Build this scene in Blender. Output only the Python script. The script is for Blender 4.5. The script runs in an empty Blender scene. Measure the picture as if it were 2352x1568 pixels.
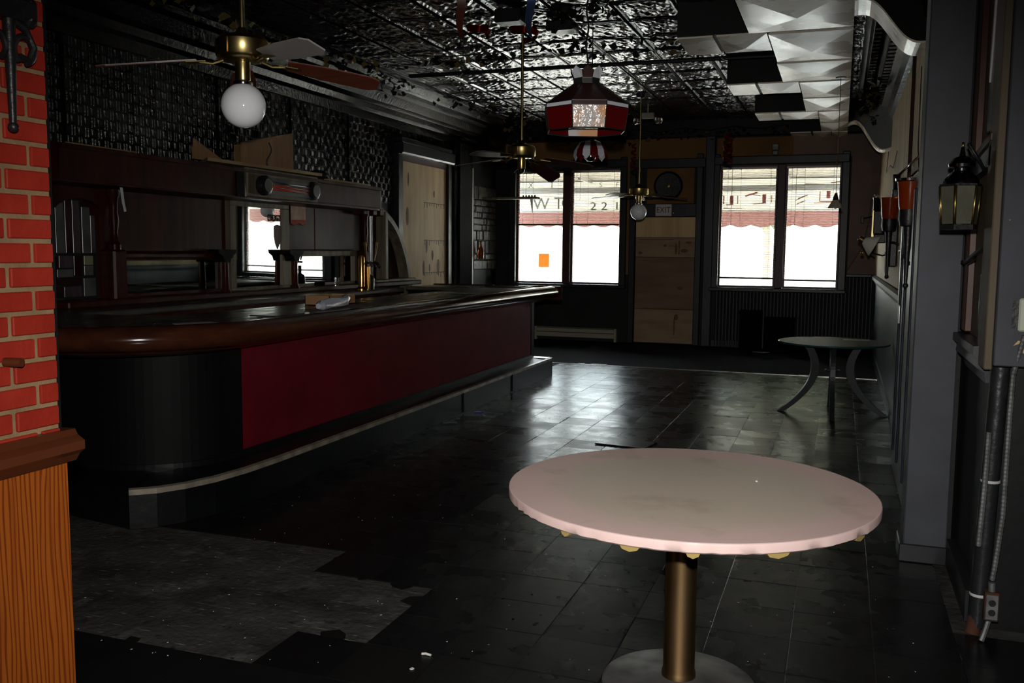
import bpy, bmesh, math, random
from mathutils import Vector, Matrix
random.seed(7)
R = math.radians
scene = bpy.context.scene
col = scene.collection

# ------------------------------------------------------------------ camera
FPX, PSI, PITCH, ROLL, EYE = 2100.0, R(19.65), math.atan(209 / 2100.0), R(0.52), 1.5
fwd = Vector((-math.sin(PSI) * math.cos(PITCH), math.cos(PSI) * math.cos(PITCH), -math.sin(PITCH)))
rt0 = Vector((math.cos(PSI), math.sin(PSI), 0)); up0 = rt0.cross(fwd)
rt = rt0 * math.cos(ROLL) + up0 * math.sin(ROLL)
up = up0 * math.cos(ROLL) - rt0 * math.sin(ROLL)
cd = bpy.data.cameras.new('camera'); cam = bpy.data.objects.new('camera', cd); col.objects.link(cam)
cd.sensor_width = 36.0; cd.lens = 36.0 * FPX / 2352.0; cd.clip_start = 0.05; cd.clip_end = 200
cam.matrix_world = Matrix(((rt.x, up.x, -fwd.x, 0), (rt.y, up.y, -fwd.y, 0), (rt.z, up.z, -fwd.z, EYE), (0, 0, 0, 1)))
scene.camera = cam

# ------------------------------------------------------------------ world and lights
SKY = 15.0
w = bpy.data.worlds.new('overcast_sky'); scene.world = w; w.use_nodes = True
bgn = w.node_tree.nodes['Background']
bgn.inputs[0].default_value = (0.84, 0.94, 1.0, 1); bgn.inputs[1].default_value = SKY
def area(name, loc, rot, sx, sy, power, color=(1, 1, 1), portal=False):
    l = bpy.data.lights.new(name, 'AREA'); l.shape = 'RECTANGLE'; l.size = sx; l.size_y = sy
    l.energy = power; l.color = color
    if portal: l.cycles.is_portal = True
    o = bpy.data.objects.new(name, l); col.objects.link(o); o.location = loc; o.rotation_euler = rot
    return o
# portals: they only steer the sampling of the sky through the two window openings
area('window_portal', (-4.34, 15.02, 1.905), (R(-90), 0, 0), 1.80, 1.94, 1, portal=True)
area('window_portal', (-0.935, 15.02, 1.905), (R(-90), 0, 0), 1.80, 1.94, 1, portal=True)
# high midday sun on the street side; the awning keeps it out of the room
sn = bpy.data.lights.new('sun', 'SUN'); sn.energy = 430; sn.angle = R(0.6); sn.color = (1.0, 0.93, 0.82)
sno = bpy.data.objects.new('sun', sn); col.objects.link(sno); sno.location = (-4, 24, 20)
sno.rotation_euler = Vector((0.06, -0.40, -0.91)).to_track_quat('-Z', 'Y').to_euler()
# the photographer's flash, just above the lens
fl = bpy.data.lights.new('camera_flash', 'SPOT'); fl.energy = 560; fl.spot_size = R(87); fl.spot_blend = 1.0
fl.shadow_soft_size = 0.025; fl.color = (1.0, 0.97, 0.93)
flo = bpy.data.objects.new('camera_flash', fl); col.objects.link(flo)
flo.location = (0.0, 0.02, 1.66)
fd = Vector((-math.sin(R(20)), math.cos(R(20)), -0.31)).normalized()
flo.rotation_euler = fd.to_track_quat('-Z', 'Y').to_euler()

vs = scene.view_settings
vs.view_transform = 'Standard'; vs.look = 'None'; vs.exposure = 0.0; vs.gamma = 1.0; vs.use_curve_mapping = False

# ------------------------------------------------------------------ materials
MATS = {}
def mat(name, color, rough=0.6, metal=0.0, spec=0.5, color2=None, nscale=6.0, stretch=None, ncon=(0.35, 0.65), detail=4.0,
        bump=0.0, bscale=40.0, bstretch=None, rvar=0.0, trans=0.0, coat=0.0, emit=None, estr=0.0, ior=1.45, obj=False):
    m = bpy.data.materials.new(name); m.use_nodes = True; nt = m.node_tree; N = nt.nodes; L = nt.links
    p = N['Principled BSDF']
    p.inputs['Base Color'].default_value = (*color, 1); p.inputs['Roughness'].default_value = rough
    p.inputs['Metallic'].default_value = metal; p.inputs['Specular IOR Level'].default_value = spec
    p.inputs['IOR'].default_value = ior; p.inputs['Transmission Weight'].default_value = trans
    p.inputs['Coat Weight'].default_value = coat
    src = N.new('ShaderNodeTexCoord').outputs['Object'] if obj else N.new('ShaderNodeNewGeometry').outputs['Position']
    def noise(scale, st, det=detail):
        mp = N.new('ShaderNodeMapping'); L.new(src, mp.inputs['Vector'])
        if st: mp.inputs['Scale'].default_value = st
        n = N.new('ShaderNodeTexNoise'); n.inputs['Scale'].default_value = scale; n.inputs['Detail'].default_value = det
        L.new(mp.outputs['Vector'], n.inputs['Vector']); return n
    if color2 is not None or rvar:
        n = noise(nscale, stretch)
        r = N.new('ShaderNodeMapRange'); r.inputs[1].default_value = ncon[0]; r.inputs[2].default_value = ncon[1]
        L.new(n.outputs['Fac'], r.inputs[0])
        if color2 is not None:
            mx = N.new('ShaderNodeMix'); mx.data_type = 'RGBA'
            mx.inputs[6].default_value = (*color, 1); mx.inputs[7].default_value = (*color2, 1)
            L.new(r.outputs[0], mx.inputs[0]); L.new(mx.outputs[2], p.inputs['Base Color'])
        if rvar:
            rr = N.new('ShaderNodeMapRange'); rr.inputs[3].default_value = rough - rvar; rr.inputs[4].default_value = rough + rvar
            L.new(r.outputs[0], rr.inputs[0]); L.new(rr.outputs[0], p.inputs['Roughness'])
    if bump:
        n2 = noise(bscale, bstretch, 3.0)
        b = N.new('ShaderNodeBump'); b.inputs['Strength'].default_value = bump; b.inputs['Distance'].default_value = 0.01
        L.new(n2.outputs['Fac'], b.inputs['Height']); L.new(b.outputs['Normal'], p.inputs['Normal'])
    if emit:
        p.inputs['Emission Color'].default_value = (*emit, 1); p.inputs['Emission Strength'].default_value = estr
    MATS[name] = m
    return m
def mat_glass_pane(name, tint=(1, 1, 1)):
    m = bpy.data.materials.new(name); m.use_nodes = True; nt = m.node_tree; N = nt.nodes; L = nt.links
    N.remove(N['Principled BSDF']); out = N['Material Output']
    t = N.new('ShaderNodeBsdfTransparent'); t.inputs[0].default_value = (*tint, 1)
    g = N.new('ShaderNodeBsdfGlossy'); g.inputs['Roughness'].default_value = 0.02
    f = N.new('ShaderNodeFresnel'); f.inputs[0].default_value = 1.45
    x = N.new('ShaderNodeMixShader'); L.new(f.outputs[0], x.inputs[0]); L.new(t.outputs[0], x.inputs[1]); L.new(g.outputs[0], x.inputs[2])
    L.new(x.outputs[0], out.inputs[0]); MATS[name] = m; return m
def mat_cloth(name, color, tr=0.5, color2=None, opaque=0.0):
    """thin fabric or vinyl that lets daylight through"""
    m = bpy.data.materials.new(name); m.use_nodes = True; nt = m.node_tree; N = nt.nodes; L = nt.links
    N.remove(N['Principled BSDF']); out = N['Material Output']
    d = N.new('ShaderNodeBsdfDiffuse'); d.inputs[0].default_value = (*color, 1)
    t = N.new('ShaderNodeBsdfTranslucent'); t.inputs[0].default_value = (*(color2 or color), 1)
    x = N.new('ShaderNodeMixShader'); x.inputs[0].default_value = tr
    L.new(d.outputs[0], x.inputs[1]); L.new(t.outputs[0], x.inputs[2]); L.new(x.outputs[0], out.inputs[0])
    MATS[name] = m; return m

mat('black_paint', (0.006, 0.006, 0.0065), 0.5, spec=0.3, bump=0.15, bscale=12)
mat('black_matte', (0.005, 0.005, 0.005), 0.95, spec=0.05)
mat('black_wall', (0.011, 0.0115, 0.0112), 0.6, spec=0.3, color2=(0.015, 0.0152, 0.0148), nscale=3, bump=0.2, bscale=20)
mat('tin_black', (0.012, 0.012, 0.012), 0.22, spec=0.8, rvar=0.06, nscale=9, bump=1.0, bscale=24, coat=0.2)
mat('tin_wall', (0.0045, 0.0042, 0.0036), 0.30, spec=0.45, bump=0.3, bscale=50, rvar=0.05)
mat('tin_plain', (0.0035, 0.0035, 0.0035), 0.2, spec=0.12, bump=0.3, bscale=25)
mat('soffit_black', (0.006, 0.006, 0.006), 0.7)
mat('panel_white', (0.95, 0.86, 0.73), 0.28, spec=1.0, color2=(0.88, 0.78, 0.64), nscale=2.5, rvar=0.05, bump=0.08, bscale=6)
mat('tile_black', (0.0050, 0.0054, 0.0058), 0.27, spec=0.17, color2=(0.0072, 0.0073, 0.0073), nscale=5, rvar=0.07, ncon=(0.2, 0.8), bump=0.16, bscale=9)
mat('tile_black_b', (0.0040, 0.0043, 0.0046), 0.30, spec=0.17, color2=(0.006, 0.006, 0.006), nscale=6, rvar=0.07, ncon=(0.2, 0.8), bump=0.2, bscale=7)
mat('tile_worn', (0.0078, 0.0077, 0.0072), 0.34, spec=0.17, color2=(0.0051, 0.0051, 0.0051), nscale=4, rvar=0.08, ncon=(0.2, 0.8), bump=0.22, bscale=14)
mat('carpet', (0.009, 0.0045, 0.006), 0.95, spec=0.1, color2=(0.006, 0.0035, 0.005), nscale=12, bump=0.4, bscale=150)
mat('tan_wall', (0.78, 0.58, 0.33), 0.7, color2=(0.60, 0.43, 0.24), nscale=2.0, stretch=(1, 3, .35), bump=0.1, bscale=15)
mat('ochre_wall', (0.21, 0.105, 0.028), 0.8, color2=(0.165, 0.08, 0.02), nscale=2)
mat('mauve_wall', (0.24, 0.165, 0.135), 0.8, color2=(0.19, 0.135, 0.11), nscale=2)
mat('blue_grey', (0.058, 0.062, 0.074), 0.55, spec=0.35, color2=(0.045, 0.048, 0.057), nscale=4, bump=0.12, bscale=14)
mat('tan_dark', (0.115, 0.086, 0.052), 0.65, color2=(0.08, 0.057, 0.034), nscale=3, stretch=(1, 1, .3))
mat('blue_dark', (0.030, 0.034, 0.052), 0.42, color2=(0.018, 0.02, 0.03), nscale=5, stretch=(1, 1, .3), bump=0.15, bscale=15)
mat('trim_black', (0.012, 0.013, 0.016), 0.4, bump=0.1, bscale=12)
mat('sash_maroon', (0.055, 0.016, 0.013), 0.45)
mat('beadboard', (0.035, 0.038, 0.044), 0.42, spec=0.4)
mat('brick_red', (0.27, 0.0195, 0.0095), 0.65, spec=0.2, color2=(0.22, 0.0145, 0.0075), nscale=7, bump=0.12, bscale=50)
mat('brick_red_b', (0.30, 0.024, 0.0125), 0.65, spec=0.2, color2=(0.25, 0.0175, 0.009), nscale=9, bump=0.12, bscale=50)
mat('mortar', (0.24, 0.16, 0.085), 0.85, spec=0.2, color2=(0.185, 0.12, 0.062), nscale=10, bump=0.2, bscale=60)
mat('cap_wood', (0.085, 0.022, 0.008), 0.35, color2=(0.05, 0.013, 0.005), nscale=5, stretch=(1, .15, 1))
mat('red_wood', (0.050, 0.0095, 0.005), 0.34, spec=0.12, color2=(0.022, 0.0045, 0.003), nscale=5, stretch=(3, 3, .25), bump=0.05, bscale=25)
mat('red_wood_rail', (0.055, 0.016, 0.007), 0.16, color2=(0.030, 0.009, 0.005), nscale=5, stretch=(2, .2, 2), coat=0.4)
mat('pale_wood_glare', (0.185, 0.150, 0.102), 0.5, spec=0.35, color2=(0.10, 0.078, 0.052), nscale=5, stretch=(3, 3, .25), bump=0.06, bscale=25)  # pale wood; window glare on heater board and mirror frame is in this colour
mat('chrome_dark', (0.16, 0.16, 0.17), 0.16, 1.0)
mat('bar_red', (0.115, 0.003, 0.010), 0.62, spec=0.12, color2=(0.085, 0.0023, 0.007), nscale=3, bump=0.05, bscale=8)
mat('bar_black', (0.0022, 0.0024, 0.0025), 0.6, spec=0.15, bump=0.04, bscale=10)
mat('foot_grey', (0.0032, 0.0038, 0.0044), 0.40, spec=0.35, color2=(0.0022, 0.0026, 0.003), nscale=4, bump=0.2, bscale=14)
mat('edge_highlight', (0.30, 0.265, 0.205), 0.35, 0.25, color2=(0.14, 0.12, 0.09), nscale=5, stretch=(1, 1.5, 1))  # highlight along the bar's step edge, put into a lighter tan
mat('edge_metal', (0.62, 0.60, 0.56), 0.28, 1.0, color2=(0.22, 0.20, 0.18), nscale=6, stretch=(1, 2, 1))
mat('bar_laminate', (0.080, 0.072, 0.060), 0.34, color2=(0.045, 0.038, 0.03), nscale=5, stretch=(2, .6, 1), rvar=0.08)
mat('bar_top_pale', (0.22, 0.195, 0.165), 0.4, color2=(0.15, 0.13, 0.11), nscale=5)
mat('brass', (0.52, 0.40, 0.17), 0.30, 1.0, color2=(0.40, 0.30, 0.12), nscale=8)
mat('brass_old', (0.30, 0.19, 0.085), 0.40, 1.0, color2=(0.12, 0.075, 0.038), nscale=6, stretch=(1, 1, .4), rvar=0.1)
mat('brass_gold', (0.80, 0.48, 0.12), 0.18, 1.0)
mat('chrome', (0.75, 0.75, 0.75), 0.12, 1.0)
mat('steel', (0.45, 0.46, 0.47), 0.35, 1.0)
mat('galv', (0.20, 0.21, 0.21), 0.5, 0.6, color2=(0.13, 0.13, 0.13), nscale=20)
mat('iron_black', (0.012, 0.011, 0.012), 0.4, bump=0.2, bscale=50)
mat('iron_grey', (0.022, 0.024, 0.028), 0.42, spec=0.4, color2=(0.014, 0.015, 0.018), nscale=6)
mat('mirror', (0.80, 0.84, 0.82), 0.015, 1.0)
mat('mirror_dim', (0.45, 0.50, 0.48), 0.03, 1.0, color2=(0.25, 0.28, 0.27), nscale=3)
mat('globe_glass', (0.90, 0.92, 0.95), 0.07, spec=0.6)
mat('blade_red', (0.13, 0.034, 0.018), 0.4, color2=(0.09, 0.022, 0.012), nscale=6, stretch=(.3, 4, 4), obj=True)
mat('blade_pale', (0.30, 0.27, 0.25), 0.4)
mat('blade_dark', (0.040, 0.012, 0.010), 0.35)
mat('glass_red', (0.11, 0.002, 0.003), 0.3, spec=0.3)
mat('glass_white', (0.72, 0.74, 0.80), 0.25)
mat('glass_maroon', (0.045, 0.014, 0.013), 0.3, spec=0.35, color2=(0.030, 0.011, 0.010), nscale=5)
mat('glass_amber', (0.85, 0.45, 0.22), 0.15, color2=(0.70, 0.66, 0.64), nscale=9, ncon=(.42, .58), bump=0.5, bscale=30)
mat('glass_orange', (0.34, 0.045, 0.006), 0.15, trans=0.35)
mat('glass_purple', (0.085, 0.060, 0.078), 0.25, color2=(0.045, 0.028, 0.036), nscale=6, stretch=(2, 2, .5))
mat('glass_grey', (0.115, 0.12, 0.12), 0.25, color2=(0.065, 0.067, 0.065), nscale=6)
mat('glass_wine', (0.022, 0.003, 0.005), 0.25)
mat('glass_yellow', (0.24, 0.245, 0.14), 0.3)
mat('glass_smoke', (0.24, 0.24, 0.18), 0.12, trans=0.55, color2=(0.18, 0.18, 0.13), nscale=10)
mat('glass_clear', (1, 1, 1), 0.03, trans=1.0)
mat('bottle_amber', (0.28, 0.075, 0.012), 0.08, trans=0.6)
mat('lead', (0.018, 0.018, 0.018), 0.4)
mat('cardboard', (0.30, 0.165, 0.075), 0.8, color2=(0.25, 0.135, 0.06), nscale=4, stretch=(1, 6, 1))
mat('plank', (0.34, 0.23, 0.115), 0.6, color2=(0.25, 0.16, 0.075), nscale=6, stretch=(1, .2, 1))
mat('plywood', (0.74, 0.52, 0.27), 0.65, color2=(0.56, 0.375, 0.18), nscale=3.2, stretch=(2.5, 2.5, .35), ncon=(.4, .68), bump=0.08, bscale=30)
mat('plywood_dark', (0.24, 0.15, 0.09), 0.7, color2=(0.18, 0.105, 0.06), nscale=3.2, stretch=(.5, 2.5, 2.5), ncon=(.4, .7))
mat('plywood_mid', (0.36, 0.25, 0.145), 0.7, color2=(0.27, 0.175, 0.095), nscale=4, stretch=(.5, 2.5, 2.5), ncon=(.4, .7))
mat('knot', (0.14, 0.075, 0.033), 0.7)
mat('pencil', (0.045, 0.035, 0.03), 0.8)
mat('orange_wood', (0.42, 0.125, 0.022), 0.38, color2=(0.27, 0.065, 0.010), nscale=3.0, stretch=(6, 6, .35), bump=0.04, bscale=30)
mat('pink_rim', (0.56, 0.41, 0.385), 0.42)
mat('foam_yellow', (0.26, 0.19, 0.065), 0.85, spec=0.1)
mat('base_metal', (0.10, 0.097, 0.094), 0.5, 0.5, color2=(0.06, 0.057, 0.054), nscale=9, rvar=.08)
mat('glass_table', (0.022, 0.025, 0.020), 0.5, spec=0.12, color2=(0.028, 0.028, 0.021), nscale=3)
mat('glass_edge', (0.010, 0.060, 0.055), 0.15)
mat('paper', (0.50, 0.48, 0.44), 0.8)
mat('paper_grey', (0.33, 0.31, 0.28), 0.7)
mat('paper_red', (0.42, 0.09, 0.06), 0.8)
mat('poster', (0.62, 0.48, 0.38), 0.8, color2=(0.45, 0.26, 0.20), nscale=9)
mat('sign_white', (0.62, 0.60, 0.58), 0.6)
mat('sign_red', (0.17, 0.035, 0.03), 0.6)
mat('white_trim', (0.80, 0.78, 0.68), 0.55)
mat('stone', (0.105, 0.095, 0.080), 0.55, color2=(0.06, 0.055, 0.047), nscale=14, bump=0.8, bscale=28)
mat('beige_metal', (0.34, 0.31, 0.24), 0.5)
mat('ivy_dark', (0.006, 0.008, 0.005), 0.7, spec=0.2)
mat('ivy_dry', (0.13, 0.095, 0.03), 0.8, spec=0.1)
mat('foil_red', (0.35, 0.020, 0.012), 0.12, 0.9)
mat('foil_blue', (0.06, 0.10, 0.22), 0.25, 0.5)
mat('slat_white', (0.60, 0.58, 0.53), 0.45)
mat('cord', (0.05, 0.045, 0.04), 0.7)
mat('wire', (0.02, 0.018, 0.016), 0.6)
mat('element_red', (0.50, 0.045, 0.025), 0.35)
mat('plastic_clear', (0.55, 0.58, 0.66), 0.16, trans=0.25, bump=0.4, bscale=40)
mat('plastic_black', (0.012, 0.012, 0.013), 0.35)
mat('switch_green', (0.50, 0.54, 0.43), 0.45)
mat('rust', (0.070, 0.026, 0.016), 0.8, spec=0.2, color2=(0.035, 0.022, 0.016), nscale=14)
mat('tar_pipe', (0.014, 0.015, 0.017), 0.38, color2=(0.045, 0.045, 0.047), nscale=7, ncon=(.58, .80), bump=0.5, bscale=18)
mat('peel_white', (0.50, 0.49, 0.48), 0.7)
mat('peel_tan', (0.55, 0.38, 0.20), 0.7)
mat('purple_scrap', (0.10, 0.06, 0.30), 0.6)
mat('street', (0.50, 0.49, 0.47), 0.9)
mat('sidewalk', (0.80, 0.78, 0.73), 0.9)
mat('facade', (0.66, 0.62, 0.55), 0.9)
mat('facade_trim', (0.50, 0.47, 0.42), 0.9)
mat('tree_leaf', (0.065, 0.083, 0.043), 0.7, spec=0.2)
mat('bark', (0.15, 0.11, 0.08), 0.9)
mat('frame_grey', (0.20, 0.19, 0.17), 0.6)
mat('box_dark', (0.004, 0.0035, 0.0035), 0.9, spec=0.1)
mat('decal_dark', (0.02, 0.02, 0.02), 0.8)
mat('decal_brown', (0.16, 0.105, 0.085), 0.6)
def mat_grain(name, c1, c2, c3):
    m = bpy.data.materials.new(name); m.use_nodes = True; nt = m.node_tree; N = nt.nodes; L = nt.links; p = N['Principled BSDF']
    g = N.new('ShaderNodeNewGeometry'); mp = N.new('ShaderNodeMapping'); L.new(g.outputs['Position'], mp.inputs[0])
    mp.inputs['Location'].default_value = (0, -1.93, 0.55); mp.inputs['Scale'].default_value = (0, 8.0, 1.0)
    n0 = N.new('ShaderNodeTexNoise'); n0.inputs['Scale'].default_value = 1.6; n0.inputs['Detail'].default_value = 2; L.new(mp.outputs[0], n0.inputs[0])
    ad_ = N.new('ShaderNodeVectorMath'); ad_.operation = 'MULTIPLY_ADD'; ad_.inputs[1].default_value = (0, .5, .25); L.new(n0.outputs['Color'], ad_.inputs[0]); L.new(mp.outputs[0], ad_.inputs[2])
    wv = N.new('ShaderNodeTexWave'); wv.wave_type = 'RINGS'; wv.rings_direction = 'X'; wv.inputs['Scale'].default_value = 2.4; wv.inputs['Distortion'].default_value = 1.2; wv.inputs['Detail'].default_value = 2
    L.new(ad_.outputs[0], wv.inputs[0])
    rp_ = N.new('ShaderNodeValToRGB'); rp_.color_ramp.elements[0].color = (*c2, 1); rp_.color_ramp.elements[0].position = .05; rp_.color_ramp.elements[1].color = (*c1, 1); rp_.color_ramp.elements[1].position = .45
    L.new(wv.outputs['Fac'], rp_.inputs[0])
    mp2 = N.new('ShaderNodeMapping'); mp2.inputs['Scale'].default_value = (1, 30, 1.2); L.new(g.outputs['Position'], mp2.inputs[0])
    n1 = N.new('ShaderNodeTexNoise'); n1.inputs['Scale'].default_value = 2; n1.inputs['Detail'].default_value = 6; L.new(mp2.outputs[0], n1.inputs[0])
    r1_ = N.new('ShaderNodeMapRange'); r1_.inputs[1].default_value = .50; r1_.inputs[2].default_value = .85; L.new(n1.outputs['Fac'], r1_.inputs[0])
    mx = N.new('ShaderNodeMix'); mx.data_type = 'RGBA'; L.new(r1_.outputs[0], mx.inputs[0]); L.new(rp_.outputs[0], mx.inputs[6]); mx.inputs[7].default_value = (*c3, 1)
    L.new(mx.outputs[2], p.inputs['Base Color']); p.inputs['Roughness'].default_value = .42; p.inputs['Specular IOR Level'].default_value = .35
    MATS[name] = m
def mat_layers(name, base, layers, rough=.8, spec=.2, bump=.5, bscale=30, radial=None):
    """base colour with noise layers (colour, scale, stretch, lo, hi); radial: (r0, r1, colour) wear ring in object space"""
    m = bpy.data.materials.new(name); m.use_nodes = True; nt = m.node_tree; N = nt.nodes; L = nt.links; p = N['Principled BSDF']
    tc = N.new('ShaderNodeTexCoord'); gm = N.new('ShaderNodeNewGeometry'); cur = None
    def mix(fac, c):
        nonlocal cur
        mx = N.new('ShaderNodeMix'); mx.data_type = 'RGBA'; L.new(fac, mx.inputs[0])
        if cur is None: mx.inputs[6].default_value = (*base, 1)
        else: L.new(cur, mx.inputs[6])
        mx.inputs[7].default_value = (*c, 1); cur = mx.outputs[2]
    if radial:
        vm = N.new('ShaderNodeVectorMath'); vm.operation = 'MULTIPLY'; vm.inputs[1].default_value = (1, 1, 0); L.new(tc.outputs['Object'], vm.inputs[0])
        ln_ = N.new('ShaderNodeVectorMath'); ln_.operation = 'LENGTH'; L.new(vm.outputs[0], ln_.inputs[0])
        nz = N.new('ShaderNodeTexNoise'); nz.inputs['Scale'].default_value = 4; L.new(tc.outputs['Object'], nz.inputs[0])
        ma = N.new('ShaderNodeMath'); ma.operation = 'MULTIPLY_ADD'; ma.inputs[1].default_value = .16; L.new(nz.outputs['Fac'], ma.inputs[0]); L.new(ln_.outputs['Value'], ma.inputs[2])
        mr = N.new('ShaderNodeMapRange'); mr.inputs[1].default_value = radial[0] + .08; mr.inputs[2].default_value = radial[1] + .08; mr.interpolation_type = 'SMOOTHSTEP'; L.new(ma.outputs[0], mr.inputs[0]); mix(mr.outputs[0], radial[2])
    for (c, sc, st, lo, hi) in layers:
        mp = N.new('ShaderNodeMapping'); mp.inputs['Scale'].default_value = st; mp.inputs['Rotation'].default_value = (0, 0, sc * .37); L.new(gm.outputs['Position'], mp.inputs[0])
        nz = N.new('ShaderNodeTexNoise'); nz.inputs['Scale'].default_value = sc; nz.inputs['Detail'].default_value = 6; nz.inputs['Roughness'].default_value = .62; L.new(mp.outputs[0], nz.inputs[0])
        mr = N.new('ShaderNodeMapRange'); mr.inputs[1].default_value = lo; mr.inputs[2].default_value = hi; L.new(nz.outputs['Fac'], mr.inputs[0]); mix(mr.outputs[0], c)
    L.new(cur, p.inputs['Base Color']); p.inputs['Roughness'].default_value = rough; p.inputs['Specular IOR Level'].default_value = spec
    if bump:
        nz = N.new('ShaderNodeTexNoise'); nz.inputs['Scale'].default_value = bscale; L.new(gm.outputs['Position'], nz.inputs[0])
        b = N.new('ShaderNodeBump'); b.inputs['Strength'].default_value = bump; b.inputs['Distance'].default_value = .01; L.new(nz.outputs['Fac'], b.inputs['Height']); L.new(b.outputs[0], p.inputs['Normal'])
    MATS[name] = m
mat_layers('subfloor', (0.036, 0.034, 0.031), [((0.012, 0.0115, 0.011), 2.3, (1, 1.6, 1), .44, .66), ((0.085, 0.079, 0.070), 5.0, (1, 1, 1), .54, .76), ((0.20, 0.19, 0.17), 9.0, (1, 7, 1), .61, .73), ((0.09, 0.045, 0.035), 3.1, (1, 1, 1), .70, .80), ((0.008, 0.008, 0.008), 16, (1, 1, 1), .60, .70)], .85, .2, .8, 30)
mat_layers('pink_vinyl', (0.47, 0.40, 0.32), [((0.36, 0.295, 0.225), 3.4, (1, 1, 1), .56, .74), ((0.25, 0.20, 0.15), 6.5, (1, 1.8, 1), .68, .80), ((0.16, 0.12, 0.09), 15, (1, 2.2, 1), .74, .80)], .5, .35, .05, 40, radial=(.36, .56, (0.56, 0.405, 0.37)))
mat_grain('orange_wood', (0.27, 0.068, 0.008), (0.13, 0.024, 0.003), (0.165, 0.032, 0.005))
mat_glass_pane('window_glass', (0.93, 0.95, 0.94))
mat_cloth('orange_notice', (0.75, 0.36, 0.12), 0.6, (0.75, 0.43, 0.16))
mat_cloth('awning_white', (0.38, 0.37, 0.335), 0.4, (0.33, 0.325, 0.30))
mat_cloth('awning_red', (0.22, 0.12, 0.11), 0.6, (0.135, 0.096, 0.093))
mat_cloth('awning_top', (0.11, 0.105, 0.095), 0.35, (0.045, 0.042, 0.036))
mat_cloth('letter_grey', (0.14, 0.14, 0.125), 0.5, (0.17, 0.165, 0.15))
mat_cloth('letter_faint', (0.22, 0.22, 0.2), 0.5, (0.28, 0.275, 0.26))
mat_cloth('letter_red', (0.22, 0.07, 0.06), 0.5, (0.25, 0.13, 0.115))

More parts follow.
